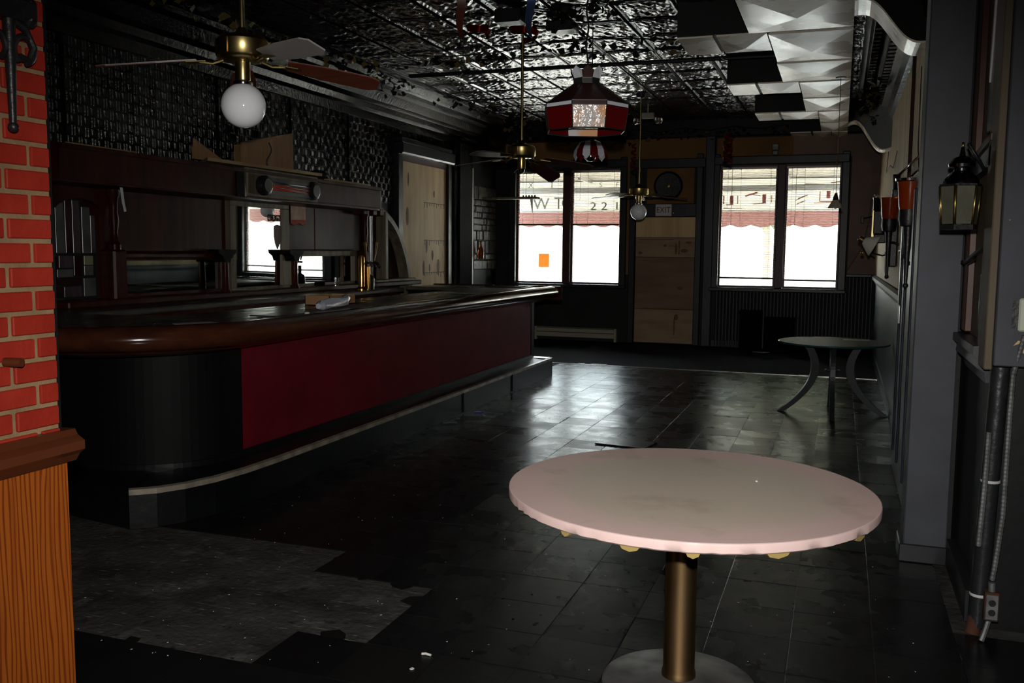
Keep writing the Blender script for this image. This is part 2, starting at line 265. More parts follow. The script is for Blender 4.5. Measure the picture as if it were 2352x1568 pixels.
# ------------------------------------------------------------------ mesh building
class MB:
    def __init__(s): s.v = []; s.f = []; s.sm = []
    def add(s, vs, fs, smooth=False, M=None):
        n = len(s.v)
        for p in vs:
            p = Vector(p); s.v.append(tuple(M @ p if M is not None else p))
        for f in fs: s.f.append([i + n for i in f]); s.sm.append(smooth)
        return s
    def box(s, x0, y0, z0, x1, y1, z1, M=None):
        x0, x1 = min(x0, x1), max(x0, x1); y0, y1 = min(y0, y1), max(y0, y1); z0, z1 = min(z0, z1), max(z0, z1)
        return s.add([(x0, y0, z0), (x1, y0, z0), (x1, y1, z0), (x0, y1, z0), (x0, y0, z1), (x1, y0, z1), (x1, y1, z1), (x0, y1, z1)],
                     [(0, 3, 2, 1), (4, 5, 6, 7), (0, 1, 5, 4), (1, 2, 6, 5), (2, 3, 7, 6), (3, 0, 4, 7)], M=M)
    def bbox(s, x0, y0, z0, x1, y1, z1, b=0.01, M=None):
        """box with chamfered edges"""
        x0, x1 = min(x0, x1), max(x0, x1); y0, y1 = min(y0, y1), max(y0, y1); z0, z1 = min(z0, z1), max(z0, z1)
        bm = bmesh.new(); bmesh.ops.create_cube(bm, size=1)
        for v in bm.verts: v.co = Vector(((x0 + x1) / 2 + v.co.x * (x1 - x0), (y0 + y1) / 2 + v.co.y * (y1 - y0), (z0 + z1) / 2 + v.co.z * (z1 - z0)))
        b = min(b, 0.45 * min(x1 - x0, y1 - y0, z1 - z0))
        bmesh.ops.bevel(bm, geom=bm.edges[:], offset=b, segments=1, affect='EDGES')
        bm.verts.index_update()
        s.add([v.co for v in bm.verts], [[v.index for v in f.verts] for f in bm.faces], M=M); bm.free(); return s
    def prism(s, poly, axis, a, b, smooth=False, M=None):
        """poly of 2-D points; axis 'x': (y,z), 'y': (x,z), 'z': (x,y); extruded a..b"""
        def p3(q, t): return {'x': (t, q[0], q[1]), 'y': (q[0], t, q[1]), 'z': (q[0], q[1], t)}[axis]
        n = len(poly); vs = [p3(q, a) for q in poly] + [p3(q, b) for q in poly]
        s.add(vs, [list(range(n))[::-1], [n + i for i in range(n)]], M=M)
        k = len(s.v) - 2 * n
        for i in range(n):
            j = (i + 1) % n; s.f.append([k + i, k + j, k + n + j, k + n + i]); s.sm.append(smooth)
        return s
    def lathe(s, prof, c=(0, 0, 0), seg=24, smooth=True, M=None, cap=True, a0=0, a1=360):
        """prof: (r, z) from bottom to top round the z axis at c"""
        full = abs(a1 - a0) >= 360; m = seg if full else seg + 1
        vs = []; fs = []
        for r, z in prof:
            for k in range(m):
                t = R(a0 + (a1 - a0) * k / seg); vs.append((c[0] + r * math.cos(t), c[1] + r * math.sin(t), c[2] + z))
        for i in range(len(prof) - 1):
            for k in range(seg):
                k2 = (k + 1) % m
                fs.append((i * m + k, i * m + k2, (i + 1) * m + k2, (i + 1) * m + k))
        s.add(vs, fs, smooth, M)
        if cap and full:
            n0 = len(s.v) - len(vs)
            if prof[0][0] > 1e-5: s.f.append([n0 + k for k in range(m)][::-1]); s.sm.append(False)
            if prof[-1][0] > 1e-5: s.f.append([n0 + (len(prof) - 1) * m + k for k in range(m)]); s.sm.append(False)
        return s
    def tube(s, pts, r, seg=8, smooth=True, M=None, r_end=None):
        pts = [Vector(p) for p in pts]; n = len(pts); vs = []; fs = []
        nrm = None
        for i, p in enumerate(pts):
            d = (pts[min(i + 1, n - 1)] - pts[max(i - 1, 0)]).normalized()
            if nrm is None:
                nrm = d.orthogonal().normalized()
            else:
                nrm = (nrm - d * nrm.dot(d)); nrm = nrm.normalized() if nrm.length > 1e-6 else d.orthogonal().normalized()
            bn = d.cross(nrm)
            rr = (r[i] if isinstance(r, (list, tuple)) else (r if r_end is None else r + (r_end - r) * i / max(1, n - 1)))
            for k in range(seg):
                t = 2 * math.pi * k / seg; vs.append(p + (nrm * math.cos(t) + bn * math.sin(t)) * rr)
        for i in range(n - 1):
            for k in range(seg):
                k2 = (k + 1) % seg; fs.append((i * seg + k, i * seg + k2, (i + 1) * seg + k2, (i + 1) * seg + k))
        fs2 = [list(range(seg))[::-1], [(n - 1) * seg + k for k in range(seg)]]
        s.add(vs, fs, smooth, M); n0 = len(s.v) - len(vs)
        for f in fs2: s.f.append([n0 + i for i in f]); s.sm.append(False)
        return s
    def ribbon(s, pts, width, wdir, th=0.002, M=None):
        """flat strip along pts with width vectors wdir (one or per point)"""
        n = len(pts); vs = []
        for i, p in enumerate(pts):
            p = Vector(p); wd = Vector(wdir[i] if isinstance(wdir, list) else wdir).normalized() * width / 2
            d = (Vector(pts[min(i + 1, n - 1)]) - Vector(pts[max(i - 1, 0)])).normalized()
            nn = d.cross(wd).normalized() * th / 2
            vs += [p - wd - nn, p + wd - nn, p + wd + nn, p - wd + nn]
        fs = []
        for i in range(n - 1):
            for k in range(4):
                k2 = (k + 1) % 4; fs.append((i * 4 + k, i * 4 + k2, i * 4 + 4 + k2, i * 4 + 4 + k))
        fs += [(3, 2, 1, 0), tuple((n - 1) * 4 + k for k in range(4))]
        return s.add(vs, fs, True, M)
    def sphere(s, c, r, seg=24, rings=14, M=None, sz=1.0):
        prof = [(r * math.sin(math.pi * i / rings), -r * sz * math.cos(math.pi * i / rings)) for i in range(rings + 1)]
        prof[0] = (1e-4, prof[0][1]); prof[-1] = (1e-4, prof[-1][1])
        return s.lathe(prof, c, seg, M=M)
    def mesh(s, name, m, fix=True):
        me = bpy.data.meshes.new(name); me.from_pydata(s.v, [], s.f)
        me.polygons.foreach_set('use_smooth', s.sm)
        if fix:
            bm = bmesh.new(); bm.from_mesh(me); bmesh.ops.recalc_face_normals(bm, faces=bm.faces[:])
            for e in bm.edges:
                if len(e.link_faces) == 2 and e.calc_face_angle(0) > 0.75: e.smooth = False
            bm.to_mesh(me); bm.free()
        me.materials.append(MATS[m] if isinstance(m, str) else m); me.update(); return me
    def build(s, name, m, parent=None, fix=True):
        """mesh object; coordinates are given in the parent's frame, or in the world for a top-level object"""
        if parent is None:
            c = Vector((sum(v[0] for v in s.v) / len(s.v), sum(v[1] for v in s.v) / len(s.v), min(v[2] for v in s.v)))
            s.v = [tuple(Vector(v) - c) for v in s.v]
        o = bpy.data.objects.new(name, s.mesh(name, m, fix)); col.objects.link(o)
        if parent is None: o.location = c
        else: o.parent = parent
        return o
def tag(o, label=None, cat=None, group=None, kind=None):
    if label: o['label'] = label
    if cat: o['category'] = cat
    if group: o['group'] = group
    if kind: o['kind'] = kind
    return o
def thing(name, label, cat, loc=(0, 0, 0), rz=0.0, group=None, kind=None):
    o = bpy.data.objects.new(name, None); col.objects.link(o); o.empty_display_size = 0.1
    o.location = loc; o.rotation_euler = (0, 0, rz)
    return tag(o, label, cat, group, kind)
def struct(name, mb, m, label=None):
    o = mb.build(name, m); o['kind'] = 'structure'
    if label: o['label'] = label
    return o
def sroot(name, loc=(0, 0, 0), label=None):
    o = bpy.data.objects.new(name, None); col.objects.link(o); o.location = loc; o['kind'] = 'structure'; o.empty_display_size = 0.1
    if label: o['label'] = label
    return o
def inst(me, name, parent, loc=(0, 0, 0), rot=(0, 0, 0), scale=(1, 1, 1)):
    o = bpy.data.objects.new(name, me); col.objects.link(o); o.parent = parent
    o.location = loc; o.rotation_euler = rot; o.scale = scale
    return o
def text_mesh(txt, size, ext=0.002):
    c = bpy.data.curves.new('lettering', 'FONT'); c.body = txt; c.size = size; c.extrude = ext; c.align_x = 'CENTER'; c.align_y = 'CENTER'
    o = bpy.data.objects.new('lettering', c); col.objects.link(o)
    dg = bpy.context.evaluated_depsgraph_get(); me = bpy.data.meshes.new_from_object(o.evaluated_get(dg))
    bpy.data.objects.remove(o); bpy.data.curves.remove(c); return me
def text(txt, size, m, parent, loc, rot, name='lettering', ext=0.002, sx=1.0):
    me = text_mesh(txt, size, ext); me.materials.clear(); me.materials.append(MATS[m])
    o = inst(me, name, parent, loc, rot, (sx, 1, 1)); return o
def arc(cx, cy, r, a0, a1, n=12):
    return [(cx + r * math.cos(R(a0 + (a1 - a0) * i / n)), cy + r * math.sin(R(a0 + (a1 - a0) * i / n))) for i in range(n + 1)]
def tris(name, items, m, parent, kind='stuff'):
    """many loose quads/leaf shapes as one part"""
    mb = MB()
    for vs_, f_ in items: mb.add(vs_, f_)
    o = mb.build(name, m, parent, fix=False); o['kind'] = kind; return o

# ================================================================== STRUCTURE
D = 14.84            # back wall
CEIL = 3.55
# ---------------------------------------------------------------- floor
floor = sroot('floor', label='black vinyl tile floor with worn bare patch')
MB().box(-5.75, -1.6, -0.12, 1.1, 11.70, -0.005).build('subfloor', 'subfloor', floor)
MB().box(-5.75, 11.70, -0.12, 0.65, 15.0, 0.0).build('carpet_field', 'carpet', floor)
MB().box(-5.6, 11.685, -0.004, 0.5, 11.715, 0.004).build('edge_strip', 'edge_metal', floor)
T = 0.305
bare = [(-3.24, 3.95), (-2.25, 3.91), (-2.25, 3.60), (-1.95, 3.60), (-1.65, 3.60), (-1.62, 3.30), (-1.66, 2.99), (-1.95, 2.99), (-1.95, 2.69),
        (-2.86, 2.69), (-3.47, 2.69), (-4.1, 3.0), (-4.6, 3.3), (-4.6, 4.0)]
def inside(x, y, poly):
    c = False
    for i in range(len(poly)):
        (x1, y1), (x2, y2) = poly[i], poly[i - 1]
        if (y1 > y) != (y2 > y) and x < (x2 - x1) * (y - y1) / (y2 - y1) + x1: c = not c
    return c
spots = []
for i in range(-14, 9):
    for j in range(-15, 30):
        x = -1.65 + (i + .5) * T; y = 2.99 + (j + .5) * T
        if x > 0.95 or x < -5.5 or y > 11.7 or y < -1.5: continue
        if y > 4.0 and x > 0.5: continue
        if y > 4.15 and x < -3.4: continue
        if y < 2.0 and x < -2.2: continue
        if inside(x, y, bare): continue
        a = math.degrees(math.atan2(-x, max(y, 1e-3)))
        vis = y > 2.6 and -10 < a < 52 and not (x < -3.0 and y > 4.3)
        spots.append((0 if vis else 1, math.hypot(x, y), x, y))
spots.sort()
tmesh = []
for k, mm in enumerate(('tile_black', 'tile_black_b', 'tile_worn')):
    b = MB(); h = T / 2 - 0.0005
    b.add([(-h, -h, -0.005), (h, -h, -0.005), (h, h, -0.005), (-h, h, -0.005), (-h, -h, -0.001), (h, -h, -0.001), (h, h, -0.001), (-h, h, -0.001),
           (-h + .002, -h + .002, 0), (h - .002, -h + .002, 0), (h - .002, h - .002, 0), (-h + .002, h - .002, 0)],
          [(0, 1, 5, 4), (1, 2, 6, 5), (2, 3, 7, 6), (3, 0, 4, 7), (4, 5, 9, 8), (5, 6, 10, 9), (6, 7, 11, 10), (7, 4, 8, 11), (8, 9, 10, 11)])
    tmesh.append(b.mesh('floor_tile', mm))
rest = MB(); rt_ = random.Random(3)
for n, (_, d, x, y) in enumerate(spots):
    tx, ty, dz = rt_.gauss(0, 0.0036), rt_.gauss(0, 0.0036), rt_.uniform(-0.0008, 0.0010)
    k = rt_.choices((0, 1, 2), (6, 3, 2))[0]
    if n < 300:
        inst(tmesh[k], 'floor_tile', floor, (x, y, dz), (tx, ty, rt_.gauss(0, 0.0012)))
    else:
        h = T / 2 - 0.0005; Mx = Matrix.Translation((x, y, dz)) @ Matrix.Rotation(tx, 4, 'X') @ Matrix.Rotation(ty, 4, 'Y')
        rest.box(-h, -h, -0.005, h, h, 0, M=Mx)
tag(rest.build('outer_floor_tiles', 'tile_black', floor), kind='stuff')
# torn slivers of tile left along the edge of the bare patch
rg_ = random.Random(17)
for (x, y) in ((-2.22, 3.80), (-2.0, 3.62), (-1.80, 3.59), (-1.66, 3.45), (-1.80, 3.0), (-2.5, 2.70), (-3.1, 2.72)):
    n_ = rg_.randrange(5, 8); rr0 = rg_.uniform(.03, .085)
    MB().prism([(x + rr0 * rg_.uniform(.5, 1.1) * math.cos(6.283 * q / n_), y + rr0 * rg_.uniform(.5, 1.1) * math.sin(6.283 * q / n_)) for q in range(n_)], 'z', -.005, -.0015).build('tile_sliver', 'tile_worn', floor)

# ---------------------------------------------------------------- ceiling with stamped tin panels
ceiling = sroot('ceiling', label='black stamped tin ceiling in glossy paint')
MB().box(-5.75, -1.6, CEIL + 0.03, 1.1, 15.0, CEIL + 0.15).build('ceiling_slab', 'black_paint', ceiling)
PW, PL = 0.51, 0.61
def tin_panel():
    n = 40; vs = []; fs = []
    for j in range(n + 1):
        for i in range(n + 1):
            u, v = i / n, j / n; e = min(u, 1 - u, v, 1 - v)
            if e < 0.001: z = 0.016
            elif e < 0.06: z = -0.006
            elif e < 0.10: z = 0.008
            else:
                a, b = (u - .5) * 2, (v - .5) * 2; r = math.hypot(a, b); th = math.atan2(b, a)
                z = -0.005 * math.cos(r * 12) * (1 - .3 * r) + 0.004 * math.cos(6 * th + r * 9) * min(1, r * 1.6) + 0.0045 * math.sin(19 * a + 2 * b) * math.sin(17 * b - a)
            vs.append(((u - .5) * PW, (v - .5) * PL, z))
    for j in range(n):
        for i in range(n): fs.append((j * (n + 1) + i, j * (n + 1) + i + n + 1, j * (n + 1) + i + n + 2, j * (n + 1) + i + 1))
    b = MB(); b.add(vs, fs, True); return b.mesh('tin_panel', 'tin_black', fix=False)
tp = tin_panel()
for j in range(17):
    for i in range(10):
        inst(tp, 'tin_panel', ceiling, (-4.95 + (i + .5) * PW, 4.60 + (j + .5) * PL, CEIL), (0, 0, random.choice((0, math.pi))))
MB().box(-5.6, -1.55, CEIL, 0.9, 4.60, CEIL + 0.05).build('near_field', 'tin_black', ceiling)
bd = MB()
for i in range(0, 11):
    x = -4.95 + i * PW; bd.tube([(x, 4.6, CEIL - 0.004), (x, 14.84, CEIL - 0.006)], 0.015, 6)
tag(bd.build('seam_beads', 'tin_plain', ceiling), kind='stuff')
# cornices
def cornice(name, prof, y0, y1, m='tin_plain'):
    return struct(name, MB().prism(prof, 'y', y0, y1), m)
cl = [(-4.94, 3.60), (-4.94, 3.53), (-4.99, 3.515), (-5.02, 3.545), (-5.10, 3.53), (-5.14, 3.47), (-5.22, 3.46), (-5.24, 3.42), (-5.33, 3.40), (-5.38, 3.30),
      (-5.46, 3.27), (-5.48, 3.21), (-5.56, 3.19), (-5.58, 3.10), (-5.64, 3.09), (-5.64, 3.60)]
cornice('trim_1', cl, 2.2, 14.8)
cr = [(0.12, 3.60), (0.12, 3.52), (0.17, 3.50), (0.20, 3.52), (0.27, 3.46), (0.30, 3.40), (0.36, 3.34), (0.38, 3.24), (0.43, 3.18), (0.45, 3.06), (0.52, 3.04), (0.52, 3.60)]
cornice('trim_2', cr, 4.97, 14.8)
dent = MB()
for k in range(60):
    y = 5.1 + k * 0.16
    dent.box(0.315, y, 3.255, 0.375, y + 0.09, 3.33); dent.box(0.20, y + .05, 3.43, 0.26, y + 0.12, 3.475)
dtr = dent.build('trim_3', 'tin_plain'); dtr['kind'] = 'structure'; dtr['label'] = 'row of small stamped blocks on the right cornice'

# ---------------------------------------------------------------- left wall
wl = sroot('wall_left', label='dark left wall clad in stamped tin behind the bar')
MB().box(-5.80, 2.0, 0, -5.61, 15.0, 3.60).build('wall_body', 'black_wall', wl)
def tin_wall_panel(wd, ht, nx, nz):
    b = MB(); b.box(-0.012, 0, 0, 0.0, wd, ht)
    cx, cz = wd / nx, ht / nz
    for i in range(nx):
        for k in range(nz):
            y, z = i * cx, k * cz
            if (i + k) % 2:
                b.add([(0, y + .1 * cx, z + .12 * cz), (0, y + .9 * cx, z + .12 * cz), (0, y + .9 * cx, z + .88 * cz), (0, y + .1 * cx, z + .88 * cz),
                       (.006, y + .25 * cx, z + .2 * cz), (.006, y + .75 * cx, z + .2 * cz), (.011, y + .75 * cx, z + .8 * cz), (.011, y + .25 * cx, z + .8 * cz)],
                      [(4, 5, 6, 7), (0, 1, 5, 4), (1, 2, 6, 5), (2, 3, 7, 6), (3, 0, 4, 7)])
            else:
                for q in (.2, .6):
                    b.add([(0, y + q * cx, z), (0, y + (q + .2) * cx, z), (0, y + (q + .2) * cx, z + cz), (0, y + q * cx, z + cz),
                           (.007, y + (q + .1) * cx, z + .1 * cz), (.007, y + (q + .1) * cx, z + .9 * cz)],
                          [(0, 1, 4), (1, 2, 5, 4), (2, 3, 5), (3, 0, 4, 5)])
    return b.mesh('tin_wall_panel', 'tin_wall')
tw = tin_wall_panel(0.606, 0.496, 9, 6)
for i in range(15):
    for k in range(2):
        y = 4.28 + i * 0.61; z = 2.10 + k * 0.50
        if y + .6 > 11.05 and z < 2.5: continue
        inst(tw, 'tin_wall_panel', wl, (-5.597, y, z))
for i in (2, 5, 7, 9): MB().box(-5.61, 4.26 + i * 0.61, 2.1, -5.575, 4.29 + i * 0.61, 3.1).build('seam_batten', 'tin_plain', wl)
# boarded opening in the left wall
w3 = sroot('window_3', (-5.6, 11.87, 1.0), 'opening in the left wall boarded with pale plywood')
def rel(mb, o):
    mb.v = [tuple(Vector(v) - Vector(o.location)) for v in mb.v]; return mb
rel(MB().box(-5.61, 11.13, 0.0, -5.575, 12.62, 2.68), w3).build('plywood_sheet', 'plywood', w3)
rel(MB().box(-5.62, 11.13, 2.68, -5.56, 12.62, 2.76), w3).build('red_strip', 'sash_maroon', w3)
rel(MB().bbox(-5.62, 10.99, 2.76, -5.47, 12.75, 2.92, .02).bbox(-5.62, 11.03, 2.92, -5.50, 12.70, 2.98, .01), w3).build('head_casing', 'trim_black', w3)
for y in (10.98, 12.62): rel(MB().bbox(-5.62, y, 0, -5.53, y + 0.15, 2.78, .012), w3).build('side_casing', 'trim_black', w3)
kn = MB(); rk = random.Random(5)
for (y, z, a, b) in [(11.33, 1.95, .035, .13), (11.36, 2.45, .02, .10), (11.95, 1.55, .03, .10), (12.15, 1.42, .03, .08), (12.35, 1.25, .04, .12), (11.85, 1.24, .03, .11), (12.05, 1.24, .02, .06), (12.2, 2.3, .02, .05)]:
    kn.prism([(y + a * math.cos(t * .7) * (1 + .25 * rk.random()), z + b * math.sin(t * .7)) for t in range(9)], 'x', -5.578, -5.5735)
rel(kn, w3).build('wood_knots', 'knot', w3)
ln = MB()
for z in (2.16, 1.63, 1.17):
    ln.box(-5.578, 11.86, z, -5.5738, 12.58, z + .008)
    for k in range(9):
        y = 11.88 + k * .08; ln.box(-5.578, y, z - rk.uniform(.02, .07), -5.5738, y + .012, z)
rel(ln, w3).build('stamp_marks', 'pencil', w3)
# white upright, stone facing and dark wainscot beyond the boarded opening
struct('trim_4', MB().bbox(-5.62, 13.58, 0.95, -5.565, 13.70, 2.80, .008), 'white_trim', 'white upright board lit by the front window')
stf = sroot('trim_5', (-5.6, 13.72, 1.18), 'rough stone facing strip near the back corner')
rs = random.Random(11); z = 1.18
while z < 2.45:
    h = rs.choice((.10, .16, .22)); y = 13.73
    while y < 14.75:
        wd_ = rs.choice((.10, .16, .24)); y2 = min(y + wd_, 14.78); t = rs.uniform(.018, .045)
        b = MB().bbox(-5.62, y + .005, z + .005, -5.61 + t, y2 - .005, z + h - .005, .012); rel(b, stf).build('stone', 'stone', stf); y = y2
    z += h
struct('trim_6', MB().bbox(-5.62, 12.77, 0, -5.50, 13.5, 3.12, .01).bbox(-5.62, 12.9, 0, -5.47, 13.3, 3.12, .02), 'black_matte', 'black pilaster beside the boarded opening')

# ---------------------------------------------------------------- back wall, windows and door
wb = sroot('wall_back', label='front end wall of the room with two windows and a boarded door')
W1 = (-5.25, -3.43); W2 = (-1.84, -0.03); WZ = (0.95, 2.86); DX = (-3.17, -2.18)
body = MB()
for x0, x1 in ((-5.8, W1[0]), (W1[1], DX[0]), (DX[1], W2[0]), (W2[1], 0.75)): body.box(x0, D, 0, x1, D + .16, 3.6)
for x0, x1 in (W1, W2): body.box(x0, D, 0, x1, D + .16, WZ[0]); body.box(x0, D, WZ[1], x1, D + .16, 3.6)
body.box(DX[0], D, 2.06, DX[1], D + .16, 3.6)
body.build('wall_body', 'black_wall', wb)
for nm, q, m in (('ochre_field', (-5.44, 2.98, -2.06, 3.30), 'ochre_wall'), ('ochre_field', (-3.33, 1.12, -3.25, 2.98), 'ochre_wall'), ('ochre_field', (-3.0, 2.27, -2.24, 2.83), 'ochre_wall'),
                 ('ochre_field', (-1.90, 2.96, -0.75, 3.28), 'ochre_wall'), ('mauve_field', (-0.75, 2.96, 0.5, 3.28), 'mauve_wall'), ('mauve_field', (0.10, 1.18, 0.5, 2.96), 'mauve_wall')):
    MB().box(q[0], D - .012, q[1], q[2], D + .01, q[3]).build(nm, m, wb)
MB().box(-5.6, D - .20, 3.30, 0.5, D + .02, 3.58).build('dark_frieze', 'black_paint', wb)
bead = MB(); n = 0; x = -1.86
while x < 0.48:
    pr = arc(x + .026, D - .012, .024, 180, 360, 5); bead.prism([(p[0], p[1]) for p in pr] + [(x + .05, D + .005), (x + .002, D + .005)], 'z', 0.0, (0.93 if x < 0.1 else 1.14), smooth=True); x += 0.052
tag(bead.build('beadboard', 'beadboard', wb), kind='stuff')
MB().bbox(0.08, D - .05, 1.14, 0.5, D + .01, 1.19, .01).build('chair_rail', 'trim_black', wb)
MB().box(-1.9, D - .022, 0, 0.5, D + .01, 0.10).build('skirting', 'trim_black', wb)
struct('trim_7', MB().bbox(-2.06, D - .10, 0, -1.915, D + .01, 3.32, .012), 'blue_dark', 'dark full-height upright between door and right window')

def window(name, X, mx, label, blind_z):
    r = sroot(name, ((X[0] + X[1]) / 2, D, WZ[0]), label)
    def ad(mb, nm, m): return rel(mb, r).build(nm, m, r)
    ad(MB().bbox(X[0] - .11, D - .06, WZ[0] - .02, X[0] + .005, D + .02, 3.03, .012), 'side_casing', 'trim_black')
    ad(MB().bbox(X[1] - .005, D - .06, WZ[0] - .02, X[1] + .11, D + .02, 3.03, .012), 'side_casing', 'trim_black')
    ad(MB().bbox(X[0] - .10, D - .075, WZ[1], X[1] + .10, D + .02, 2.99, .012), 'head_casing', 'trim_black')
    ad(MB().bbox(X[0] - .12, D - .11, WZ[0] - .06, X[1] + .12, D + .03, WZ[0], .012), 'sill', 'trim_black')
    ad(MB().bbox(mx - .06, D - .015, WZ[0], mx + .06, D + .12, WZ[1], .01), 'mullion', 'sash_maroon')
    for a, b in ((X[0], mx - .06), (mx + .06, X[1])):
        fr = MB(); t = .03
        fr.box(a, D + .06, WZ[0], a + t, D + .12, WZ[1]); fr.box(b - t, D + .06, WZ[0], b, D + .12, WZ[1])
        fr.box(a + t, D + .06, WZ[0], b - t, D + .12, WZ[0] + t); fr.box(a + t, D + .06, WZ[1] - t, b - t, D + .12, WZ[1])
        ad(fr, 'sash', 'sash_maroon')
        ad(MB().box(a + t, D + .088, WZ[0] + t, b - t, D + .094, WZ[1] - t), 'pane', 'window_glass')
    return r
window('window_1', W1, -4.345, 'bright front window on the left of the boarded door', 0.97)
window('window_2', W2, -0.905, 'bright front window on the right of the boarded door', 1.12)

door = sroot('door_1', ((DX[0] + DX[1]) / 2, D, 0), 'front door boarded over with plywood')
def ad(mb, nm, m): return rel(mb, door).build(nm, m, door)
for z0, z1, m in ((0.02, 0.57, 'plywood_mid'), (0.575, 1.41, 'plywood_dark'), (1.415, 1.725, 'plywood_mid'), (1.73, 2.055, 'plywood')):
    ad(MB().bbox(DX[0] + .01, D - .03, z0, DX[1] - .01, D + .02, z1, .004), 'plywood_board', m)
km = MB()
for (x, z, a, b) in ((-2.47, .45, .035, .05), (-2.5, .30, .012, .16), (-2.37, 1.52, .06, .03), (-3.08, 1.48, .035, .025), (-2.68, 1.6, .03, .02), (-2.5, 1.55, .02, .09), (-2.3, 1.65, .05, .02), (-2.42, .92, .05, .03)):
    km.prism([(x + a * math.cos(R(t * 40)), z + b * math.sin(R(t * 40))) for t in range(9)], 'y', D - .033, D - .028)
for (x0, z0, x1, z1) in ((-3.1, 1.69, -2.55, 1.70), (-2.62, 1.59, -2.45, 1.60), (-2.46, 1.46, -2.44, 1.68)): km.box(x0, D - .032, z0, x1, D - .028, z1)
ad(km, 'wood_knots', 'knot')
ad(MB().bbox(-3.25, D - .05, 2.06, -2.12, D + .02, 2.27, .01), 'door_header', 'trim_black')
ad(MB().bbox(-3.22, D - .07, 2.83, -2.06, D + .02, 2.98, .01), 'transom_head', 'trim_black')
for x in (-3.27, -2.20): ad(MB().bbox(x, D - .06, 0, x + .10, D + .02, 2.95 if x < -3 else 3.05, .01), 'side_casing', 'trim_black')
ad(MB().box(-3.27, D + .1, 0, -2.06, D + .2, 2.1), 'backing_board', 'black_paint')

# ---------------------------------------------------------------- right wall
wr = sroot('wall_right', label='right wall with tan upper field and dark wainscot')
MB().box(0.5, 4.97, 0, 0.72, 15.0, 3.6).build('wall_body', 'black_wall', wr)
MB().box(0.492, 4.97, 1.16, 0.51, 14.83, 3.10).build('tan_field', 'tan_wall', wr)
y = 4.99
while y < 14.8:
    MB().box(0.488, y, 0.12, 0.51, y + .196, 1.10).build('wainscot_board', 'beadboard', wr); y += .2
MB().prism([(0.51, 1.08), (0.47, 1.08), (0.465, 1.11), (0.44, 1.13), (0.44, 1.17), (0.47, 1.19), (0.51, 1.19)], 'y', 4.97, 14.83).build('chair_rail', 'blue_grey', wr)
MB().box(0.47, 4.97, 0, 0.51, 14.83, 0.12).build('skirting', 'trim_black', wr)
# shorter near length of wall between the two posts
MB().box(0.58, 4.02, 0, 0.72, 4.98, 3.6).build('near_wall_body', 'black_wall', wr)
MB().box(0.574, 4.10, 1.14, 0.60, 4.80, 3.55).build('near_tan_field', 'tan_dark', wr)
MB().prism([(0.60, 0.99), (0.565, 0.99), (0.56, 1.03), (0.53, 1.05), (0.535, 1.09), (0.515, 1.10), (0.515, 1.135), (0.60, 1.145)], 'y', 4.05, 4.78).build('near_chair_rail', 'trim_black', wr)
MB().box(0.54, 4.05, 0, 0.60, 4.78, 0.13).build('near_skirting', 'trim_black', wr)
MB().box(0.90, -1.6, 0, 1.05, 4.02, 3.6).build('entry_wall_body', 'black_wall', wr)
post = struct('trim_8', MB().bbox(0.345, 4.76, 0, 0.54, 4.98, 3.56, .006), 'blue_grey', 'square blue-grey post on the right')
MB().bbox(-.115, -.118, 0, .10, .112, .09, .005).build('post_foot', 'trim_black', post).location = (0.0, 0, -post.location.z)
pier = sroot('trim_9', (0.75, 3.95, 0), 'grey boxed pier at the right edge')
rel(MB().bbox(0.562, 3.86, 1.08, 1.0, 4.05, 3.56, .004), pier).build('boxed_face', 'blue_grey', pier)
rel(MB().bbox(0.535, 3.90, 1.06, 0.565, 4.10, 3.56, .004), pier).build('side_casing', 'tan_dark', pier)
rel(MB().box(0.60, 4.0, 0, 1.0, 4.06, 1.08), pier).build('lower_board', 'black_paint', pier)
rel(MB().prism([(0.60, 3.66), (0.605, 3.5), (.61, 3.3)], 'y', 3.858, 3.8605).prism([(.625, 1.16), (.648, 1.17), (.655, 1.178), (.64, 1.18)], 'y', 3.858, 3.861)
    .prism([(.643, 1.14), (.668, 1.13), (.69, 1.15), (.68, 1.165), (.655, 1.16)], 'y', 3.858, 3.861).prism([(.583, 1.63), (.590, 1.628), (.590, 1.632)], 'y', 3.858, 3.861), pier).build('paint_chips', 'peel_tan', pier)
rel(MB().prism([(.628, 2.005), (.640, 2.0), (.645, 2.006), (.633, 2.012)], 'y', 3.857, 3.861), pier).build('paint_chip', 'peel_white', pier)

# ---------------------------------------------------------------- near left partition: brick above a panel of orange wood
wf = sroot('wall_front', (-2.1, 0.2, 0), 'near red brick partition with orange wood wainscot')
def adw(mb, nm, m): return rel(mb, wf).build(nm, m, wf)
adw(MB().box(-2.30, -1.6, 0.0, -2.111, 2.015, 3.6), 'mortar_bed', 'mortar')
adw(MB().box(-5.75, 1.86, 0.0, -2.29, 2.012, 3.6), 'bar_side_face', 'black_paint')
adw(MB().box(-2.32, 2.012, 0.0, -2.135, 2.05, 3.6), 'end_jamb', 'black_paint')
bm_ = [MB().bbox(-.012, -.075, -.0265, .010, .075, .0265, .003).mesh('brick', m) for m in ('brick_red', 'brick_red_b')]
loose = MB(); CH = 0.0661; rb = random.Random(2)
for k in range(39):
    z = 0.985 + (k - 1) * CH + CH / 2
    if z > 3.5: break
    y = 1.945 + .083 if k % 2 else 1.945 + .166
    y -= .083
    while y > -1.5:
        y1 = min(y + .075, 2.011); y0 = y - .075
        if y1 - y0 > .02:
            if y > 1.0 and z < 2.75:
                o = inst(bm_[rb.random() < .5], 'brick', wf, (-2.111 - wf.location.x + rb.uniform(-.001, .001), (y0 + y1) / 2 - wf.location.y, z), (0, 0, 0), (1, (y1 - y0) / .15, 1))
            else:
                loose.box(-2.12, y0, z - .0265, -2.102, y1, z + .0265)
        y -= .166
